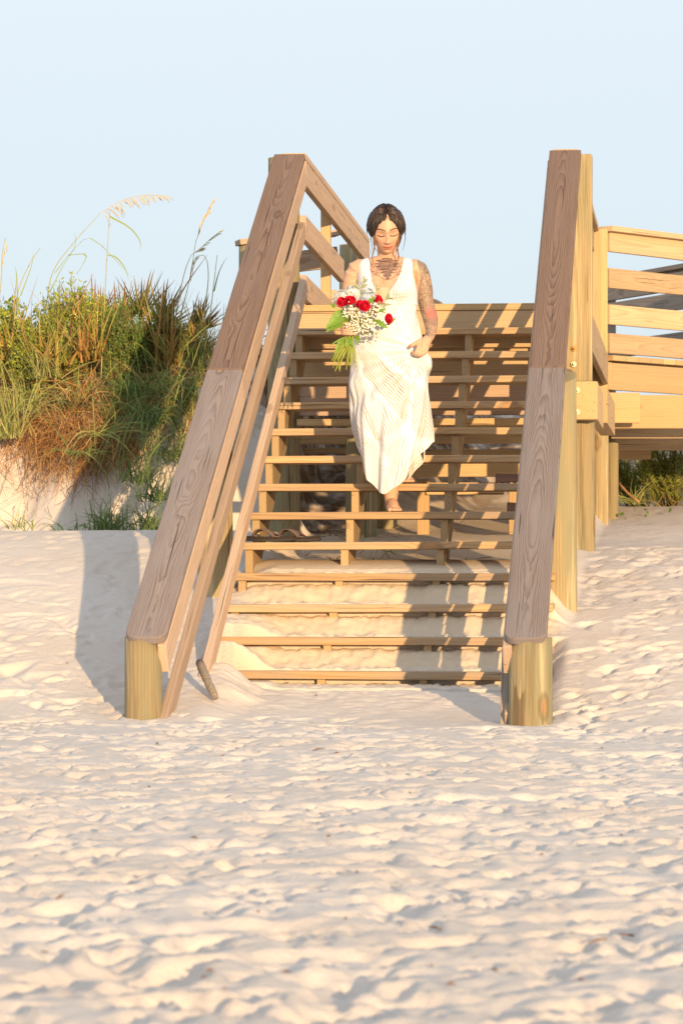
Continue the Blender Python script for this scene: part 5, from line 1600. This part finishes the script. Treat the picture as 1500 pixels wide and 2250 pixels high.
# stems above and below the hand
for k in range(34):
    a = wq(768 + rs.normal(0, 5), 742, -.208 + rs.normal(0, .006))
    b = wq(753 + rs.uniform(-26, 30), 808 + rs.uniform(-22, 14), -.225 + rs.normal(0, .02))
    t0 = wq(772 + rs.uniform(-22, 45), 700, -.215)
    V_, F_ = tube(spline([t0, a, a.lerp(b, .5) + Vector((0, -.004, .002)), b], 8), rs.uniform(.0018, .0040), 6)
    wmesh('stem', V_, F_, M_BSTEM, bouquet)

# ------------------------------------------------------------------ sandals
M_SOLE = plain('dark_rubber', (0.035, 0.028, 0.024), .6)
M_FOOTBED = plain('brown_footbed', (0.03, 0.02, 0.015), .7, .3)
M_STRAP = plain('leather_strap', (0.075, 0.042, 0.026), .55, .25)
M_STRAPL = plain('strap_lining', (0.13, 0.09, 0.07), .6)
def flip_flop(u, v, zb, yaw, label, L=.27, s=1.0):
    root = thing('flip_flop', W(u, v, zb), label, 'sandal', 'flip flops left on a step')
    c, sn = math.cos(yaw), math.sin(yaw)
    def p(a, b, h): return W(u + a * c - b * sn, v + a * sn + b * c, zb + h)
    n = 28
    def outline(k):
        t = 2 * math.pi * k / n
        a = math.cos(t) * L / 2
        w = .048 + .010 * math.cos(t) - .006 * math.cos(2 * t + .6)
        return a, math.sin(t) * w
    for nm, h0, h1, g, mat in (('sole', .001, .016, 1.0, M_SOLE), ('footbed', .016, .026, .97, M_FOOTBED)):
        vs = [p(outline(k)[0] * g, outline(k)[1] * g, h + (.006 * (abs(outline(k)[0]) / (L / 2)) ** 3)) for h in (h0, h1) for k in range(n)]
        fs = [(k, (k + 1) % n, n + (k + 1) % n, n + k) for k in range(n)] + [tuple(n + k for k in range(n)), tuple(range(n - 1, -1, -1))]
        wmesh(nm, vs, fs, mat, root)
    # V strap: wide arched band from the toe post to both sides
    for sd in (-1, 1):
        pts = [(.085, 0, .03), (.060, .012 * sd, .058), (.015, .034 * sd, .062), (-.035, .050 * sd, .028)]
        ctr = spline([p(*a) for a in pts], 10)
        vs = []
        for k, q_ in enumerate(ctr):
            w = .008 + .012 * k / 10
            d = Vector((c * CY + sn * SY, -c * SY + sn * CY, 0))
            vs += [q_ - d * w + Vector((0, 0, -.004)), q_ + d * w + Vector((0, 0, -.002)), q_ + d * w * .9 + Vector((0, 0, .003)), q_ - d * w * .9 + Vector((0, 0, .002))]
        fs = [(4 * k + j, 4 * k + (j + 1) % 4, 4 * k + 4 + (j + 1) % 4, 4 * k + 4 + j) for k in range(10) for j in range(4)]
        wmesh('strap', vs, fs, M_STRAP if sd < 0 else M_STRAPL, root)
    V_, F_ = tube([p(.085, 0, .02), p(.085, 0, .036)], .004, 6)
    wmesh('toe_post', V_, F_, M_SOLE, root)
z5 = Z0 + 5 * R0 + .001
flip_flop(.115, 5 * T + .075, z5, math.pi + .06, 'dark flip flop nearest the rail on the left of the step', .27)
flip_flop(.235, 5 * T + .165, z5, math.pi - .04, 'dark flip flop reaching further right on the same step', .27)

def slide(px, py, step, w, label, pale=True):
    zb = Z0 + step * R0 + .001
    Yc = W(1.4, step * T + .12, 0).y
    c = PX(px, py, Yc); c.z = zb
    root = thing('sandal', c, label, 'sandal')
    def prism(nm, prof, d0, d1, mat):
        n = len(prof)
        vs = [c + Vector((a, d, h)) for d in (d0, d1) for a, h in prof]
        fs = [(k, (k + 1) % n, n + (k + 1) % n, n + k) for k in range(n)] + [tuple(range(n - 1, -1, -1)), tuple(n + k for k in range(n))]
        return wmesh(nm, vs, fs, mat, root, smooth=False)
    zig = [(-w / 2, 0)] + [(-w / 2 + w * (k + .5) / 14, .007 if k % 2 else .0) for k in range(14)] + [(w / 2, 0), (w / 2, .028), (-w / 2, .028)]
    prism('sole', zig, -.045, .045, M_BRSOLE)
    prism('footbed', [(-w / 2, .028), (w / 2, .028), (w / 2, .044), (0, .047), (-w / 2, .050)], -.044, .044, M_BRBED)
    if pale:
        vs = []
        for k in range(9):
            t = math.pi * k / 8
            for (a0, a1) in ((.035, .0), (.12, .0)):
                vs.append(c + Vector((.045 + (a0 - .035) + .025 * math.sin(t), -.045 * math.cos(t), .040 + .060 * math.sin(t) - (.02 * (a0 > .05)))))
        fs = [(2 * k, 2 * k + 1, 2 * k + 3, 2 * k + 2) for k in range(8)]
        st = wmesh('strap', vs, fs, M_PALE, root)
        m = st.modifiers.new('t', 'SOLIDIFY'); m.thickness = .004
M_BRSOLE = plain('red_brown_sole', (0.22, 0.11, 0.075), .6, .2)
M_BRBED = plain('brown_leather_bed', (0.17, 0.085, 0.055), .5, .2)
M_PALE = plain('pale_strap', (0.62, 0.64, 0.58), .6, .1)
slide(1135, 1058, 7, .22, 'brown sandal with a pale strap on a step beside the right rail')
slide(1140, 1120, 6, .12, 'olive sandal end peeking out under the right rail', pale=False)

# ------------------------------------------------------------------ driftwood and specks on the beach
V_, F_ = tube(spline([PX(438, 1455, 14.2), PX(452, 1488, 14.1), PX(462, 1510, 14.05), PX(474, 1534, 14.0)], 8), [.018, .02, .019, .02, .018, .02, .019, .018, .012], 8)
tag(wmesh('driftwood', V_, F_, M_OLD), 'short piece of driftwood leaning between the two lower rails', 'driftwood')
rs = np.random.RandomState(12)
M_SPECK = plain('beach_litter', (0.20, 0.11, 0.06), .8)
n = 46
Y = 1 / rs.uniform(1 / 15.0, 1 / 5.2, n); X = rs.uniform(-.105, .105, n) * Y
tw = []
for k in range(n):
    z = float(ground_z(X[k], Y[k])) + .003
    a = rs.uniform(0, 6.28); L = rs.uniform(.004, .014) if k % 9 else .03
    d = Vector((math.cos(a), math.sin(a), rs.uniform(-.1, .25))) * L
    p = Vector((X[k], Y[k], z))
    tw.append(tube([p - d, p + Vector((0, 0, .002)), p + d], [.001, .0028, .001], 5))
V_, F_ = merge(tw)
tag(wmesh('beach_debris', V_, F_, M_SPECK), 'tiny twigs and shell bits scattered over the sand', 'debris', kind='stuff')
